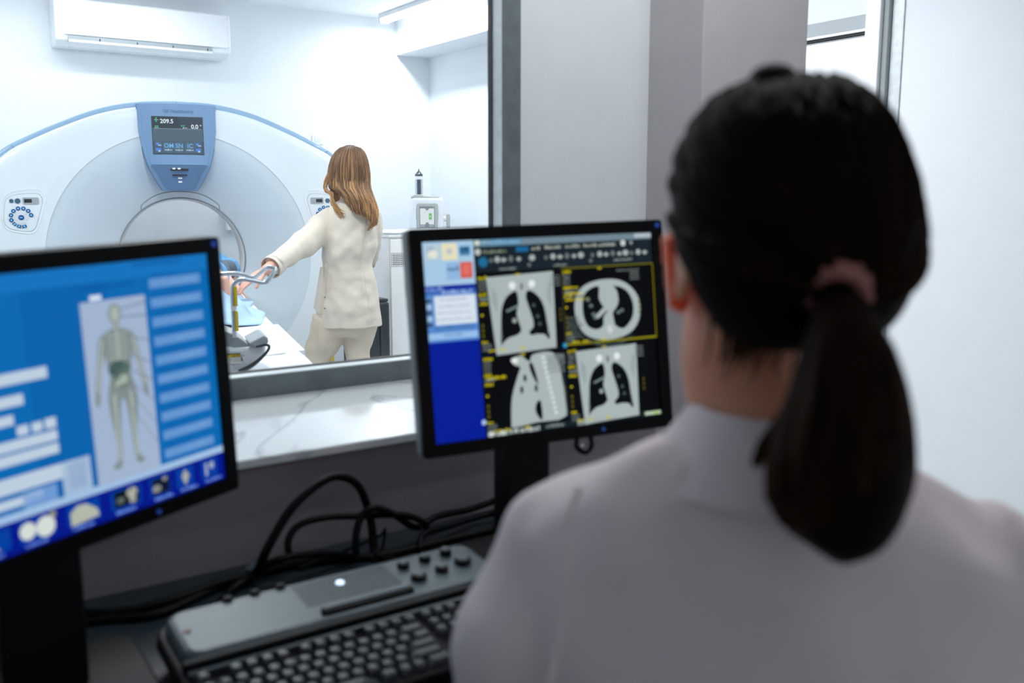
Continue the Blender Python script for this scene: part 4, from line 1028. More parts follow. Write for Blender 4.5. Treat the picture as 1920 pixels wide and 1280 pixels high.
# status bar
sb(92, 300, 92, 8, (170, 180, 178), 50); dc(97, 304, 5, 4, (215, 220, 216)); dc(118, 304, 4, 4, (215, 220, 216)); sb(196, 300, 34, 6, (120, 135, 130), 51); rc(254, 299, 24, 9, (130, 142, 142)); sb(284, 301, 46, 4, (120, 132, 130), 52); rc(386, 300, 32, 6, (178, 195, 170)); rc(405, 300, 8, 6, (150, 190, 60))
dc(86, 284, 4, 4, (170, 200, 235))
GRY = (168, 180, 180); BLK = (4, 7, 10)
def corona(x0, y0, s):
    def q(P_): return [(x0 + a * s, y0 + b * s) for a, b in P_]
    pg(q([(12, 2), (132, -2), (130, 120), (22, 124)]), GRY); c.up()
    dc(x0 + 57 * s, y0 + 17 * s, 6 * s, 6 * s, (225, 232, 230)); dc(x0 + 92 * s, y0 + 16 * s, 6 * s, 6 * s, (225, 232, 230))
    pg(smooth_poly(q([(55, 28), (64, 27), (66, 44), (62, 62), (66, 78), (68, 88), (60, 95), (46, 98), (34, 106), (32, 112), (31, 100), (33, 75), (36, 52), (44, 36)])), BLK)
    pg(smooth_poly(q([(82, 28), (90, 27), (104, 38), (112, 55), (116, 78), (119, 100), (117, 106), (110, 98), (96, 96), (86, 97), (82, 92), (90, 84), (90, 72), (84, 52), (80, 38)])), BLK)
    pg(q([(72, 14), (75, 14), (75, 24), (72, 24)]), (30, 45, 60)); pg(q([(20, 14), (30, 30), (28, 60), (20, 40)]), (150, 163, 168)); pg(q([(122, 12), (128, 20), (126, 60), (118, 40)]), (150, 163, 168))
    for k in range(9):
        dc(x0 + (31 + .2 * k) * s, y0 + (48 + 6 * k) * s, 1.6 * s, 2 * s, GRY, 8); dc(x0 + (113 + .6 * k) * s, y0 + (50 + 5.6 * k) * s, 1.6 * s, 2 * s, GRY, 8)
    c.up()
    for k in range(5): dc(x0 + (46 + 4.5 * k) * s, y0 + (56 - 1.6 * k) * s, 3 * s, 1.8 * s, (120, 140, 140), 8)
    dc(x0 + 57 * s, y0 + 72 * s, 4 * s, 4 * s, (150, 165, 160), 10)
    for a, b in ((93, 50), (99, 68), (102, 80)): dc(x0 + a * s, y0 + b * s, 3 * s, 3 * s, (70, 88, 90), 10)
    dc(x0 + 77 * s, y0 + 76 * s, 1.5 * s, 1.5 * s, (190, 160, 110), 6)
    c.l -= 2
corona(94, 58, 1.0); corona(247, 186, .98)
# axial slice
def q(P_): return P_
pg(smooth_poly([(262, 118), (268, 96), (284, 82), (312, 75), (345, 76), (368, 86), (384, 104), (389, 126), (382, 150), (364, 166), (335, 173), (305, 172), (280, 162), (266, 142)]), GRY)
c.up()
pg(smooth_poly([(280, 100), (294, 88), (310, 86), (309, 104), (316, 118), (324, 126), (316, 136), (314, 150), (300, 155), (284, 147), (277, 126)]), BLK)
pg(smooth_poly([(334, 88), (350, 88), (366, 98), (375, 118), (372, 140), (356, 156), (342, 154), (332, 142), (334, 130), (344, 118), (346, 104)]), BLK)
c.up(); dc(328, 103, 18, 19, GRY); pg([(300, 133), (322, 116), (328, 122), (305, 138)], GRY); pg([(326, 120), (332, 120), (338, 160), (316, 160)], GRY); dc(327, 156, 6, 7, (205, 214, 210))
for a, b in ((300, 136), (297, 130), (345, 130), (352, 127), (288, 106), (293, 116)): dc(a, b, 4, 3, (100, 118, 116), 8)
c.l -= 2
c.up(); pg(smooth_poly([(276, 166), (305, 178), (340, 180), (372, 168), (345, 184), (305, 183)]), (58, 70, 72)); c.l -= 1
# sagittal slice
pg(smooth_poly([(140, 190), (158, 186), (166, 192), (174, 196), (180, 186), (210, 184), (224, 196), (232, 240), (234, 290), (180, 294), (138, 298), (134, 290), (138, 250), (152, 214), (156, 204), (146, 200)], 3), GRY)
c.up()
pg(smooth_poly([(172, 200), (178, 200), (184, 220), (186, 234), (180, 226), (174, 212)]), BLK); pg(smooth_poly([(182, 262), (189, 262), (190, 290), (183, 286), (178, 274)]), BLK)
for a, b in ((163, 222), (156, 240), (182, 240)): dc(a, b, 3, 6, (30, 45, 55), 12)
for k in range(12): dc(198 + k * 1.6, 192 + k * 8.2, 4, 3, (205, 216, 212), 8)
rc(237, 205, 0, 0, BLK); pg([(230, 206), (234, 206), (239, 292), (236, 292)], (40, 52, 54)); dc(147, 193, 6, 4, (228, 232, 228), 12); c.l -= 1
# yellow frame and annotation
YL = (196, 184, 20)
c.up()
rc(241, 52, 178, 2, (110, 108, 16)); rc(241, 174, 178, 3, (140, 136, 14)); rc(241, 52, 2, 124, (60, 60, 14)); rc(417, 52, 3, 124, (130, 126, 14))
for (ox, oy) in ((92, 58), (244, 56), (92, 184), (244, 184)):
    sb(ox, oy, 16, 5, YL, ox + oy)
    for k in range(3): sb(ox, oy + 7 + 6 * k, 12, 4, (110, 120, 118), ox + k)
    for k, ww in enumerate((12, 18, 14)): sb(ox, oy + 26 + 7 * k, ww, 5, YL if k != 1 else (120, 130, 128), oy + k)
    dc(ox + 3, oy + 60, 2.4, 2, YL, 6)
    for k in range(3): dc(ox + 3, oy + 76 + 8 * k, 2, 2.6, (110, 104, 14), 6); dc(ox + 143, oy + 60 + 8 * k, 2, 2.6, (90, 86, 14), 6)
    sb(ox, oy + 100, 10, 4, YL, ox + 9)
    for k in range(3): sb(ox, oy + 105 + 4 * k, 16, 3, (110, 120, 118), ox + k + 5)
    sb(ox + 10, oy + 114, 14, 4, YL, ox + 2); sb(ox + 30, oy + 114, 10, 4, YL, ox + 3); sb(ox + 66, oy + 114, 8, 5, YL, ox + 4); sb(ox + 66, oy - 2, 8, 4, YL, ox + 5)
    for k in range(4): sb(ox + 128 + (0 if k else -26 if ox > 200 and oy < 100 else 0), oy + 4 + 5 * k, 18 + (26 if (ox > 200 and oy < 100 and k == 0) else 0), 3, (110, 120, 118), k + ox)
for k in range(5): sb(246, 82 + k * 5, 24 + k * 5, 4, YL if k % 2 == 0 else (90, 100, 98), 70 + k)
for k in range(6): sb(246, 132 + k * 6, 22 + (k % 3) * 4, 4, (84, 96, 96), 80 + k)
for k in range(5): sb(205, 190 + k * 6, 32, 4, (120, 132, 130), 90 + k)
sb(96, 214, 34, 5, YL, 99); dc(240, 176, 4, 4, (40, 150, 205))
c.build('screen', mr, (0, .0035, 0))
# cable hook beneath
bm = B(); stube(bm, [(.055, .03, -mh / 2 + .004), (.050, .03, -mh / 2 - .018), (.066, .03, -mh / 2 - .03), (.078, .03, -mh / 2 - .018), (.074, .03, -mh / 2 + .004)], .004, 10); obj('cable_hook', bm, M['black'], mr)
bm = B(); ell(bm, (.058, .026, -mh / 2 - .017), (.004, .003, .007), None, 10, 8); obj('hook_pin', bm, M['chrome'], mr)

# --- left monitor: anatomical figure on blue
lw, lh = .43, .34
ml, bz = monitor((.177, 1.122, 1.144), R(24.44), R(.8), R(1.8), lw, lh, 'black monitor at the left edge showing a body chart on blue', sgrey=False)
stand(ml, .125, 1.185, .092, 1.08, (.12, .10))
sw, sh = lw - 2 * bz + .003, lh - 2 * bz + .003
PXX = sw / 420.0; ky = sh / 310.0
c = Canvas(sw, sh, (6, 104, 178), .00025); c.up()
c.rect(X(0), Y(310), 420 * PXX, 44 * ky, (0, 22, 138)); rc(0, 0, 420, 22, (20, 114, 190)); rc(150, 22, 110, 244, (4, 98, 172)); c.up()
rc(0, 262, 420, 9, (158, 190, 225))
# coloured form rows on the left
FB = (188, 205, 222)
for x, y, w_, h_ in ((40, 98, 140, 16), (60, 128, 88, 15), (60, 152, 64, 14), (100, 152, 30, 14), (60, 172, 30, 14), (98, 170, 22, 15), (124, 170, 22, 15), (150, 170, 22, 15), (60, 190, 118, 12), (60, 203, 118, 12), (40, 222, 160, 17), (40, 242, 100, 12)):
    pass
# photo layout: visible x range is 190..420 of the sheet
def fr(x, y, w_, h_, col=FB): rc(x, y, w_, h_, col)
fr(60, 108, 112, 13); fr(75, 133, 65, 12); fr(90, 154, 36, 11); fr(128, 168, 14, 11); fr(146, 168, 13, 11); fr(162, 167, 14, 12); fr(80, 182, 96, 12); fr(80, 197, 96, 12); fr(60, 222, 134, 18); fr(70, 246, 80, 10); fr(60, 278 - 12, 0, 0)
rc(176, 222, 38, 40, (160, 184, 214)); rc(126, 243, 42, 19, (110, 152, 208)); rc(184, 226, 22, 30, (140, 165, 200))
# chart panel
rc(222, 44, 92, 221, (160, 178, 205)); c.up()
rc(236, 37, 16, 6, (215, 228, 242)); sb(226, 26, 70, 4, (10, 84, 158), 61)
for k in range(10): rc(322, 26 + k * 24.2, 82, 12, (96, 146, 205)); sb(326, 20 + k * 24.2, 40, 3, (14, 90, 165), k); sb(327, 30 + k * 24.2, 68, 4, (120, 166, 214), k + 20)
rc(300, 5, 76, 4, (10, 96, 170))
for k, x in enumerate((62, 116, 176, 236, 294, 336, 378)): rc(x, 275, (44, 44, 44, 44, 32, 28, 28)[k], 25, (0, 62, 160)); sb(x + 6, 302, 28, 4, (110, 150, 230), 30 + k)
fig = (128, 140, 140); sk = (168, 180, 172); fx = 268
dcs = lambda x, y, rx, ry, col: dc(x, y, rx, ry, col)
dcs(fx, 62, 9, 12, fig); rc(fx - 4, 70, 8, 10, fig)
pg(smooth_poly([(fx - 18, 84), (fx, 79), (fx + 18, 84), (fx + 22, 96), (fx + 18, 118), (fx + 15, 138), (fx + 19, 156), (fx, 166), (fx - 19, 156), (fx - 15, 138), (fx - 18, 118), (fx - 22, 96)]), fig)
for s_ in (-1, 1):
    pg(smooth_poly([(fx + s_ * 20, 86), (fx + s_ * 26, 92), (fx + s_ * 31, 120), (fx + s_ * 37, 152), (fx + s_ * 38, 166), (fx + s_ * 33, 166), (fx + s_ * 26, 128), (fx + s_ * 19, 104)]), fig)
    pg(smooth_poly([(fx + s_ * 2, 156), (fx + s_ * 19, 154), (fx + s_ * 20, 180), (fx + s_ * 16, 206), (fx + s_ * 15, 236), (fx + s_ * 24, 247), (fx + s_ * 11, 247), (fx + s_ * 8, 210), (fx + s_ * 5, 180)]), fig)
c.up()
dc(fx, 62, 6, 9, sk); rc(fx - 1.5, 72, 3, 72, sk)
for s_ in (-1, 1):
    pg([(fx + s_ * 20, 90), (fx + s_ * 23, 90), (fx + s_ * 35, 152), (fx + s_ * 32, 152)], sk); pg([(fx + s_ * 10, 158), (fx + s_ * 14, 158), (fx + s_ * 14, 240), (fx + s_ * 11, 240)], sk)
    for k in range(5): pg([(fx, 88 + k * 7), (fx + s_ * 14, 85 + k * 7), (fx + s_ * 14, 86.6 + k * 7), (fx, 89.6 + k * 7)], sk)
c.up(); dc(fx - 3, 128, 14, 10, (70, 92, 92)); dc(fx, 142, 13, 11, (104, 122, 116)); dc(fx + 9, 128, 6, 6, (92, 112, 106)); c.up(); dc(fx + 3, 142, 7, 6, (160, 176, 164)); dc(fx - 6, 146, 4, 4, (160, 176, 164))
for yy, a, b in ((56, 8, 52), (66, 8, 68), (90, 14, 100), (112, 14, 128), (130, 12, 150), (146, 12, 176), (160, 12, 206), (178, 10, 232)):
    pg([(fx + a, yy), (314, b), (314, b + 1.6), (fx + a, yy + 1.6)], (112, 128, 150))
# icons along the bottom
pg([(66, 296), (74, 278), (84, 284), (92, 298)], (176, 180, 168)); dc(126, 287, 10, 10, (210, 218, 212)); dc(148, 288, 12, 12, (210, 218, 212)); dc(158, 277, 4, 4, (150, 150, 120))
pg([(180, 300), (180, 284), (190, 277), (202, 278), (216, 288), (218, 297)], (178, 184, 168))
rc(240, 277, 36, 20, (8, 16, 30)); dc(266, 283, 8, 6, (198, 200, 184)); rc(262, 287, 9, 9, (190, 194, 180)); dc(249, 289, 6, 4, (110, 120, 110)); rc(297, 277, 27, 21, (8, 20, 50)); dc(304, 290, 7, 5, (170, 175, 160)); dc(317, 280, 4, 3, (180, 180, 160))
pg([(344, 286), (350, 277), (357, 286), (350, 299)], (165, 170, 158)); rc(384, 279, 4, 17, (165, 175, 200)); rc(392, 279, 7, 9, (160, 170, 190))
c.build('screen', ml, (0, .0035, 0))

# ------------------------------------------------------------------ KEYBOARD
kx0, ky0 = .257, 1.200                 # back left corner on the desk
kb = empty('keyboard', (kx0, ky0, DZ), 0, 'black and silver media keyboard with speaker grille and lit power button', 'keyboard')
kb.rotation_euler = (R(6), 0, 0); kb.location = (kx0, ky0, DZ + .0455)
KW, KD = .475, .268
bm = B(); prism_z(bm, rrect(-.006, KW + .006, -KD, .006, .03, 6), -.018, .004, .985); obj('case', bm, M['black'], kb, bevel=.004)
bm = B(); prism_z(bm, rrect(.004, KW - .004, -.119, -.004, .022, 6), .004, .022, .97); ms = obj('media_panel', bm, M['silver'], kb, bevel=.006, seg=3)
bm = B(); box(bm, .0, KW, -.130, -.120, .003, .0205); obj('groove', bm, M['black'], kb, smooth=False, bevel=.003)
bm = B(); box(bm, .004, KW - .004, -.138, -.132, .004, .012); obj('panel_lip', bm, M['silver'], kb, smooth=False, bevel=.002)
ZT = .0222
bm = B()
for i in range(34):
    for j in range(11): prism_z(bm, circ(.178 + i * .0042 + (.0021 if j % 2 else 0), -.018 - j * .0058, .0016, 6), ZT - .001, ZT + .0003)
obj('speaker_grille', bm, M['dark'], ms, smooth=False)
bm = B(); ell(bm, (.242, -.036, ZT), (.0062, .0062, .003), None, 16, 8); obj('power_light', bm, M['led'], ms, label='lit white round power light')
bm = B(); prism_z(bm, rrect(.185, .325, -.109, -.095, .006, 4), ZT - .008, ZT + .006, .97); obj('long_bar_key', bm, M['black'], ms, bevel=.002)
bm = B(); prism_z(bm, rrect(.187, .323, -.102, -.094, .003, 3), ZT + .004, ZT + .0075, .97); obj('bar_key_top', bm, M['silver'], ms)
for k, (x, y, r) in enumerate(((.342, -.036, .0095), (.380, -.032, .0095), (.418, -.028, .0095), (.346, -.076, .0125), (.387, -.071, .0105), (.427, -.064, .0135))):
    bm = B(); prism_z(bm, circ(x, y, r, 20), ZT - .004, ZT + .007, .92); b_ = obj('media_button', bm, M['black'], ms, bevel=.002)
    bm = B(); prism_z(bm, circ(x, y + .002, r * .72, 20), ZT + .006, ZT + .0085, .9); obj('button_cap', bm, M['silver'], b_, bevel=.001)
for k, x in enumerate((.085, .122, .158)):
    bm = B(); box(bm, x, x + .013, -.014, -.006, ZT - .004, ZT + .005); obj('hinge_tab', bm, M['black'], ms, smooth=False, bevel=.002)
bm = B(); prism_z(bm, circ(.024, -.062, .0055, 16), ZT - .002, ZT + .0004); obj('round_sticker', bm, mat('faded red sticker', (112, 78, 74), .6), ms)
# keys
pk = .0196
def keymesh(w_):
    bm = B(); a = [(-w_ / 2, -.0088), (w_ / 2, -.0088), (w_ / 2, .0088), (-w_ / 2, .0088)]
    prism_z(bm, a, 0, .0105, .62); me = bpy.data.meshes.new('key'); bmesh.ops.recalc_face_normals(bm, faces=bm.faces)
    bmesh.ops.bevel(bm, geom=list(bm.edges), offset=.0014, segments=2, affect='EDGES', profile=.6)
    bm.to_mesh(me); bm.free(); me.materials.append(M['key'])
    for p in me.polygons: p.use_smooth = True
    return me
KM = {}; cnt = 0; rest = []
def key(x, y, wu=1.0):
    global cnt
    w_ = wu * pk - .0018
    if cnt >= 100: rest.append((x, y, w_)); return
    kk = round(wu, 2)
    if kk not in KM: KM[kk] = keymesh(w_)
    o = bpy.data.objects.new('key', KM[kk]); COL.objects.link(o); o.parent = kb; o.location = (x + wu * pk / 2, y, .0045); cnt += 1
rowsy = [-.150, -.174, -.193, -.212, -.231, -.250]
x = .008; key(x, rowsy[0])
for g0 in (2, 6.5, 11):
    for k in range(4): key(.008 + (g0 + k) * pk, rowsy[0])
def keyrow(y, ws):
    x = .008
    for w_ in ws: key(x, y, w_); x += w_ * pk
keyrow(rowsy[1], [1] * 13 + [2]); keyrow(rowsy[2], [1.5] + [1] * 12 + [1.5]); keyrow(rowsy[3], [1.75] + [1] * 11 + [2.25]); keyrow(rowsy[4], [2.25] + [1] * 10 + [2.75])
keyrow(rowsy[5], [1.5, 1, 1.25, 6, 1.25, 1, 1, 1.5 + .5])
for k in range(3): key(.008 + (15.3 + k) * pk, rowsy[0])
for r_ in (1, 2):
    for k in range(3): key(.008 + (15.3 + k) * pk, rowsy[r_])
key(.008 + 16.3 * pk, rowsy[4])
for k in range(3): key(.008 + (15.3 + k) * pk, rowsy[5])
for r_ in (1, 2, 3, 4, 5):
    for k in range(4): key(.008 + (18.8 + k) * pk, rowsy[r_])
if rest:
    bm = B()
    for x, y, w_ in rest:
        cxx = x + w_ / 2; prism_z(bm, [(cxx - w_ / 2, y - .0088), (cxx + w_ / 2, y - .0088), (cxx + w_ / 2, y + .0088), (cxx - w_ / 2, y + .0088)], .0045, .0125, .8)
    o = obj('remaining_keys', bm, M['key'], kb, smooth=False, bevel=.001); o['kind'] = 'stuff'

# ------------------------------------------------------------------ CABLES
def cable(pts, r, label, grp='black cables tangled behind the keyboard'):
    bm = B(); stube(bm, pts, r, 10, 8); o = obj('cable', bm, M['cable'], None); tag(o, label, 'cable', grp if grp else None); return o
def cw(px, py, Y_): return on_y(px, py, Y_)
zf = DZ + .006
def fl(px, py, h=.006):
    v = on_z(px, py, DZ + h); return Vector((v.x, min(v.y, 1.44), DZ + h))
cable([fl(380, 1180), fl(430, 1110), fl(480, 1072, .02), cw(500, 1030, 1.36), cw(545, 955, 1.37), cw(600, 905, 1.38), cw(640, 893, 1.39), cw(675, 915, 1.39), cw(695, 975, 1.38), cw(702, 1035, 1.36), fl(712, 1050)], .0072, 'thick black cable arching highest above the keyboard')
cable([cw(545, 1050, 1.36), cw(540, 1015, 1.37), cw(560, 985, 1.38), cw(610, 970, 1.38), cw(680, 967, 1.37), cw(760, 966, 1.37), cw(800, 985, 1.37), cw(790, 1010, 1.37), fl(785, 1035)], .0058, 'black cable making the low wide loop under the highest arch')
cable([cw(668, 1050, 1.34), cw(668, 1000, 1.35), cw(680, 965, 1.36), cw(705, 952, 1.36), cw(740, 965, 1.37), cw(780, 988, 1.38), cw(820, 968, 1.4), cw(880, 955, 1.42), cw(935, 935, 1.42), cw(960, 920, 1.30)], .0062, 'black cable running right to the stand of the scan monitor')
cable([fl(470, 1085), cw(520, 1050, 1.34), cw(600, 1038, 1.35), cw(680, 1045, 1.36), fl(760, 1050)], .006, 'black cable lying flat along the back of the keyboard')
cable([fl(560, 1065), cw(640, 1035, 1.38), cw(710, 1005, 1.39), cw(722, 992, 1.39), cw(716, 1030, 1.38), fl(700, 1062)], .0026, 'thinnest black cable in the tangle behind the keyboard')
cable([cw(786, 1030, 1.33), cw(795, 1000, 1.36), cw(845, 985, 1.38), cw(900, 968, 1.4), cw(938, 960, 1.38), cw(970, 962, 1.3)], .0055, 'lower black cable running right just under another one')
cable([fl(140, 1150, .009), fl(230, 1146, .009), fl(330, 1122, .012), fl(420, 1090, .012), fl(480, 1078, .01)], .0075, 'thick black cable on the desk right of the left monitor stand', None)
cable([fl(130, 1170), fl(210, 1160), fl(300, 1150), fl(400, 1105), fl(500, 1070), fl(600, 1052), fl(720, 1040), fl(860, 1008), fl(960, 985), fl(1010, 978)], .007, 'black cable lying along the foot of the low wall', None)
P = on_z(473, 1062, DZ + .02)
t = empty('cable_adapter', (P.x, P.y, DZ + .0155), R(55), 'small silver plug adapter on the cable left of the keyboard grille', 'adapter')
bm = B(); tube(bm, [(-.022, 0, 0), (.014, 0, 0)], .0095, 14); obj('barrel', bm, M['silver'], t, bevel=.001)
bm = B(); tube(bm, [(.013, 0, 0), (.022, 0, 0)], .0075, 14); obj('connector', bm, M['black'], t)

# ------------------------------------------------------------------ THE OPERATOR in the foreground
WB = Vector((.595, .502, 0)); WF = Frame(WB.x, WB.y, R(40)); wv = WF.p
op = empty('person', WB, -WF.phi, 'seated woman seen from behind in white coat, dark ponytail with pink scrunchie', 'person')
hc = wv(1462, 470, .0)
HM = Matrix.Translation(hc) @ Matrix.Rotation(R(18), 4, 'Z') @ Matrix.Rotation(R(4), 4, 'Y') @ Matrix.Scale(1.10, 4)
bm = B(); head_pieces(bm, HM)
def fwd(v): return HM @ Vector(v)
neck0, neck1 = wv(1415, 600, .02), wv(1430, 800, -.005)
tube(bm, catmull([wv(1440, 520, .02), neck0, wv(1400, 690, .01), neck1, wv(1435, 850, 0)], 4), list(np.interp(np.linspace(0, 1, 17), [0, .3, .6, 1], [.06, .058, .053, .075])), 24)
SEAT = .56
def xc(y): return wv(1440, y).x
z_ = lambda y: wv(1440, y).z
loft(bm, [(xc(820), 0, z_(820), .07, .06), (xc(870), 0, z_(870), .085, .06), (xc(950), 0, z_(950), .125, .075), (xc(1100), 0, z_(1100), .14, .09), (xc(1250), 0, .93, .135, .095), (xc(1250), 0, .80, .125, .09), (xc(1250), 0, .70, .155, .11), (xc(1250), 0, SEAT + .07, .165, .13), (xc(1250), .02, SEAT + .012, .13, .11)])
shl, shr = wv(1050, 1030, .0), wv(1880, 1045, .0)
ell_l, ell_r = Vector((shl.x - .03, .06, .86)), Vector((shr.x + .035, .06, .86))
kbw = WF.loc(Vector((.80, .86, DZ + .035))); msw = WF.loc(Vector((1.02, .80, DZ + .035)))
limb(bm, [shl, Vector((shl.x - .02, .02, .98)), ell_l, lerp(ell_l, kbw, .55), kbw], [.045, .04, .036, .03, .024])
limb(bm, [shr, Vector((shr.x + .02, .02, .98)), ell_r, lerp(ell_r, msw, .55), msw], [.045, .04, .036, .03, .024])
hand(bm, kbw, (.1, .9, -.12), (0, .1, -1), curl=.35, side=-1); hand(bm, msw, (-.3, .9, -.12), (0, .1, -1), curl=.3, side=1)
for s in (-1, 1):
    hx = xc(1250) + s * .08
    limb(bm, [(hx, .0, SEAT + .085), (hx + s * .02, .25, SEAT + .095), (hx + s * .03, .42, SEAT + .08), (hx + s * .03, .44, .35), (hx + s * .03, .40, .10)], [.085, .075, .058, .05, .036])
    tube(bm, [(hx + s * .03, .38, .06), (hx + s * .03, .46, .045), (hx + s * .03, .53, .035)], [.032, .03, .022], 12)
ob = remesh(obj('body', bm, M['skin_front'], op), .0055, 3); add_eyes(HM, ob)
# coat
bm = B()
def cr(y, a, b, d_):
    pa, pb = wv(a, y), wv(b, y); return ((pa.x + pb.x) / 2, 0, pa.z, (pb.x - pa.x) / 2, d_)
rows = [cr(790, 1325, 1560, .066), cr(822, 1240, 1625, .074), cr(850, 1160, 1685, .082), cr(885, 1075, 1750, .092), cr(930, 995, 1835, .102), cr(985, 955, 1915, .112), cr(1100, 985, 1930, .12), cr(1280, 1000, 1925, .125)]
rows += [(xc(1250), 0, .86, .185, .12), (xc(1250), 0, .76, .18, .125), (xc(1250), .01, .66, .2, .15), (xc(1250), .04, SEAT + .012, .205, .17)]
loft(bm, rows, n=48, power=2.25)
stube(bm, [wv(1085, 962), wv(1030, 1010), wv(1000, 1110), wv(962, 1230), ell_l + Vector((.0, 0, 0)), lerp(ell_l, kbw, .5), lerp(ell_l, kbw, .88)], [.034, .047, .053, .056, .055, .046, .038], 24)
stube(bm, [wv(1810, 1010), wv(1870, 1065), wv(1915, 1150), wv(1960, 1250), ell_r + Vector((.0, 0, 0)), lerp(ell_r, msw, .5), lerp(ell_r, msw, .88)], [.040, .050, .054, .056, .055, .046, .038], 24)
coat = remesh(obj('lab_coat', bm, M['coat'], op), .006, 10, disp=.032, dsize=.12)
# collar
bm = B(); rg = []
for (cx_, y, a, b, d_, dz) in ((0, 800, 1318, 1560, .068, 0), (0, 752, 1300, 1545, .070, 0), (0, 746, 1296, 1545, .0745, 0), (0, 770, 1285, 1570, .080, 0), (0, 825, 1238, 1640, .096, 0), (0, 872, 1172, 1690, .112, 0), (0, 878, 1172, 1690, .108, 0), (0, 850, 1215, 1650, .084, 0)):
    p_ = cr(y, a, b, d_); rg.append([(p_[0] + p_[3] * math.cos(t_), p_[4] * math.sin(t_), p_[2] - .035 * max(0, math.sin(t_)) ** 2 + (0)) for t_ in [2 * math.pi * k / 48 for k in range(48)]])
ringset(bm, rg, cap=False); cl = obj('collar', bm, M['coat'], coat, angle=60)
bm = B(); stube(bm, [wv(1085, 915, -.085), wv(1060, 985, -.105), wv(1062, 1080, -.118), wv(1050, 1180, -.12), wv(1030, 1290, -.12)], .003, 8); obj('sleeve_seam', bm, M['coat'], coat)
bm = B(); 
for s in (-1, 1):
    hx = xc(1250) + s * .08
    stube(bm, [(hx, .02, SEAT + .085), (hx + s * .02, .25, SEAT + .095), (hx + s * .03, .42, SEAT + .08), (hx + s * .03, .44, .35), (hx + s * .03, .40, .08)], [.10, .088, .072, .065, .06], 20)
remesh(obj('trousers', bm, M['jeans'], op), .009, 4, disp=.01, dsize=.06)
for s in (-1, 1):
    bm = B(); shoe(bm, (xc(1250) + s * .11, .42, 0), (0, 1, 0)); obj('shoe', bm, M['black'], op)
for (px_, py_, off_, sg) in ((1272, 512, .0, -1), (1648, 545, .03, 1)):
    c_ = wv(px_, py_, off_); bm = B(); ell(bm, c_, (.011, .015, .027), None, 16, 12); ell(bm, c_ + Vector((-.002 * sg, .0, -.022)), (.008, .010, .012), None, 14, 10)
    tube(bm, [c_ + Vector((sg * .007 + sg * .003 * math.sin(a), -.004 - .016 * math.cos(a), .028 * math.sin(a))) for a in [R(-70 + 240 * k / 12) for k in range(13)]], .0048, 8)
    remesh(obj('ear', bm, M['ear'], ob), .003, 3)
# hair: cap combed back to the tie, ponytail and loose strands
tie = wv(1566, 545, -.128)
bm = B(); bm.verts.layers.float.new('tone')
capo = [(150, 1425, 1545, .03), (165, 1380, 1585, .055), (190, 1335, 1615, .078), (235, 1295, 1650, .098), (290, 1268, 1672, .112), (350, 1254, 1686, .120), (420, 1250, 1692, .123), (480, 1262, 1688, .120), (530, 1285, 1668, .108), (575, 1312, 1640, .088), (610, 1340, 1600, .06), (628, 1375, 1560, .03)]
rr = []
for y, a, b, d_ in capo:
    pa, pb = wv(a, y), wv(b, y); sh_ = interp(y, [(150, -.015), (300, -.02), (450, -.035), (628, -.055)])[0]
    rr.append(((pa.x + pb.x) / 2, sh_, pa.z, (pb.x - pa.x) / 2 * .985, d_ * .82))
loft(bm, rr, n=48, power=2.05)
rn = random.Random(11)
def cap_pt(y, phi, grow=0):
    xs = [r_[2] for r_ in rr]
    z = wv(1462, y).z
    Rr = list(reversed(rr)); zs = [r_[2] for r_ in Rr]
    g_ = [float(np.interp(z, zs, [r_[k] for r_ in Rr])) for k in (0, 1, 3, 4)]
    return Vector((g_[0] + (g_[2] + grow) * math.cos(phi), g_[1] + (g_[3] + grow) * math.sin(phi), z))
tl = tie
for i in range(260):
    phi = R(rn.uniform(170, 372)); y0 = rn.choice((rn.uniform(152, 240), rn.uniform(200, 470)))
    p0 = cap_pt(y0, phi, .001); pts = []
    for k in range(9):
        t_ = k / 8; y = lerp(y0, 545, t_ ** 1.15); ph_t = R(297); pp = lerp(phi, ph_t, t_ ** 1.3)
        q_ = cap_pt(y, pp, .0015 + .0015 * math.sin(t_ * 3.1)); pts.append(q_)
    pts[-1] = lerp(pts[-1], tl + Vector((0, .02, 0)), .7)
    tube(bm, pts, [.0035] * 7 + [.003, .002], 5, tone=rn.uniform(-.3, .5))
ell(bm, wv(1448, 150, -.03), (.018, .03, .012), None, 14, 10)
for i in range(26):      # fine hair at the nape
    x = rn.uniform(1330, 1500); stube(bm, [wv(x, rn.uniform(575, 610), -.05), wv(x - rn.uniform(0, 15), 650, -.062), wv(x - rn.uniform(5, 40), rn.uniform(670, 715), -.06)], [.0016, .001, .0004], 4, 3, tone=.3)
hair = obj('hair', bm, M['hair_dark'], op, angle=0)
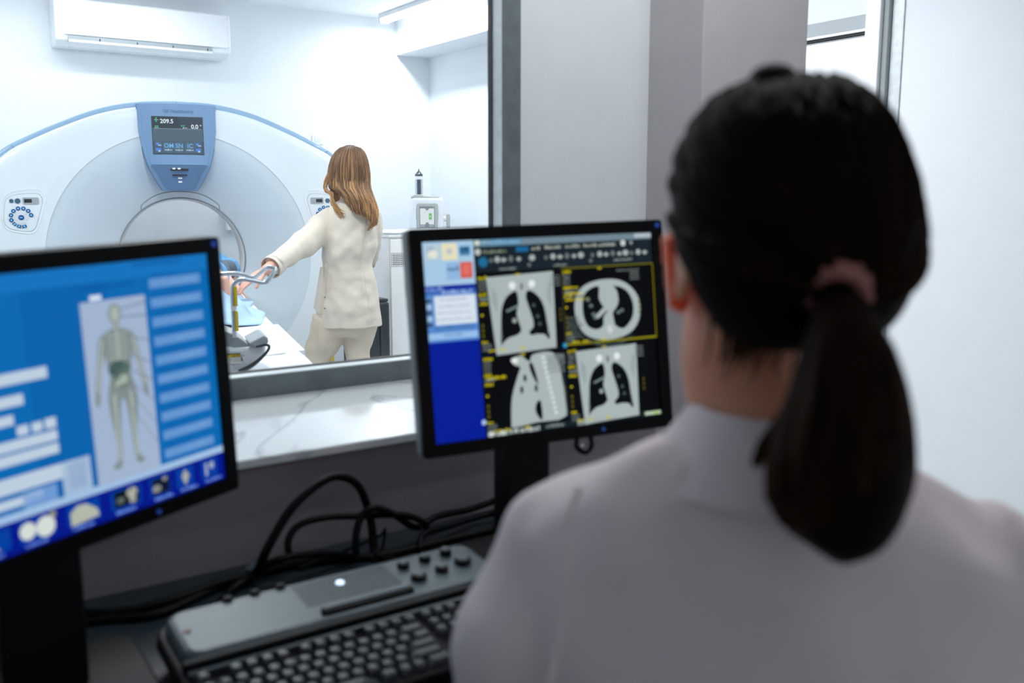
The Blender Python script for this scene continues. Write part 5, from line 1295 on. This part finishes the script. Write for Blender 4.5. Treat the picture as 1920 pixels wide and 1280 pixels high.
# ponytail
bm = B(); bm.verts.layers.float.new('tone')
pt = [(548, 1535, 1610, .024), (600, 1530, 1640, .030), (660, 1512, 1672, .036), (730, 1492, 1692, .042), (800, 1468, 1703, .046), (870, 1448, 1707, .048), (930, 1448, 1700, .046), (975, 1470, 1680, .04), (1010, 1505, 1650, .032), (1040, 1545, 1600, .016)]
back = lambda y: interp(y, [(548, -.130), (620, -.150), (720, -.155), (880, -.165), (1040, -.165)])[0]
rw = []
for y, a, b, d_ in pt:
    pa, pb = wv(a, y, back(y)), wv(b, y, back(y)); rw.append(((pa.x + pb.x) / 2, back(y), pa.z, (pb.x - pa.x) / 2 * .96, d_))
loft(bm, list(reversed(rw)), n=30, power=2.0)
for i in range(300):
    f = rn.random(); a_ = rn.uniform(0, 2 * math.pi); yend = 1040 - abs(f - .5) * 150 + rn.uniform(-30, 6); pts = []; N = 12; ph = rn.uniform(0, 6)
    for k in range(N + 1):
        t_ = k / N; y = lerp(552, yend, t_); a, b, d_ = interp(y, pt); 
        rr_ = 1.02; x = (a + b) / 2 + (b - a) / 2 * math.cos(a_) * rr_ + 5 * math.sin(ph + t_ * 5) * t_
        pts.append(wv(x, y, back(y) + d_ * math.sin(a_) * rr_))
    tube(bm, pts, [.0022 + .0016 * math.sin(k / N * 3) for k in range(N)] + [.0005], 5, tone=rn.uniform(-.3, .6))
for i in range(40):      # strands flicking out to the left
    j = lambda s_: rn.uniform(-s_, s_)
    stube(bm, [wv(1545 + j(8), 600, -.14), wv(1515 + j(8), 690, -.15), wv(1482 + j(8), 780 + j(10), -.155), wv(1440 + j(10), 835 + j(10), -.16), wv(1418 + j(10), 868 + j(10), -.16)], [.002, .0035, .0045, .0035, .0008], 5, 4, tone=rn.uniform(-.1, .6))
obj('ponytail', bm, M['hair_dark'], hair, angle=0)
# scrunchie
bm = B(); T_ = []
a0_ = (wv(1575, 600, -.15) - wv(1560, 500, -.10)).normalized(); u_ = a0_.cross(Vector((0, 1, 0))).normalized(); v_ = a0_.cross(u_)
N = 72
for k in range(N):
    a_ = 2 * math.pi * k / N; rr_ = .0185 + .001 * math.sin(a_ * 12); cc = tie + (u_ * math.cos(a_) + v_ * math.sin(a_)) * rr_ * .95
    dirr = (u_ * math.cos(a_) + v_ * math.sin(a_)); T_.append([cc + (dirr * math.cos(b_) * .85 + a0_ * math.sin(b_) * 1.25) * (.0075 + .0010 * math.sin(a_ * 18)) for b_ in [2 * math.pi * q / 10 for q in range(10)]])
V2 = [[bm.verts.new(p) for p in r_] for r_ in T_]
for i in range(N):
    for q in range(10): bm.faces.new([V2[i][q], V2[(i + 1) % N][q], V2[(i + 1) % N][(q + 1) % 10], V2[i][(q + 1) % 10]])
obj('scrunchie', bm, M['scrunchie'], hair, angle=0)

# chair under the operator
ch = empty('office_stool', WB, -WF.phi, 'black swivel stool under the seated woman in the white coat', 'stool')
bm = B(); prism_z(bm, circ(xc(1250), .03, .2, 32), SEAT - .07, SEAT, .97); obj('seat', bm, M['black'], ch, bevel=.015, seg=3)
bm = B(); tube(bm, [(xc(1250), .03, .08), (xc(1250), .03, SEAT - .07)], .025, 16); obj('gas_column', bm, M['chrome'], ch)
for k in range(5):
    a_ = 2 * math.pi * k / 5 + .3; bm = B(); tube(bm, [(xc(1250), .03, .10), (xc(1250) + .27 * math.cos(a_), .03 + .27 * math.sin(a_), .06)], [.024, .016], 10); lg = obj('leg', bm, M['black'], ch)
    bm = B(); ell(bm, (xc(1250) + .27 * math.cos(a_), .03 + .27 * math.sin(a_), .027), (.022, .027, .027), None, 12, 8); obj('castor', bm, M['black'], lg)
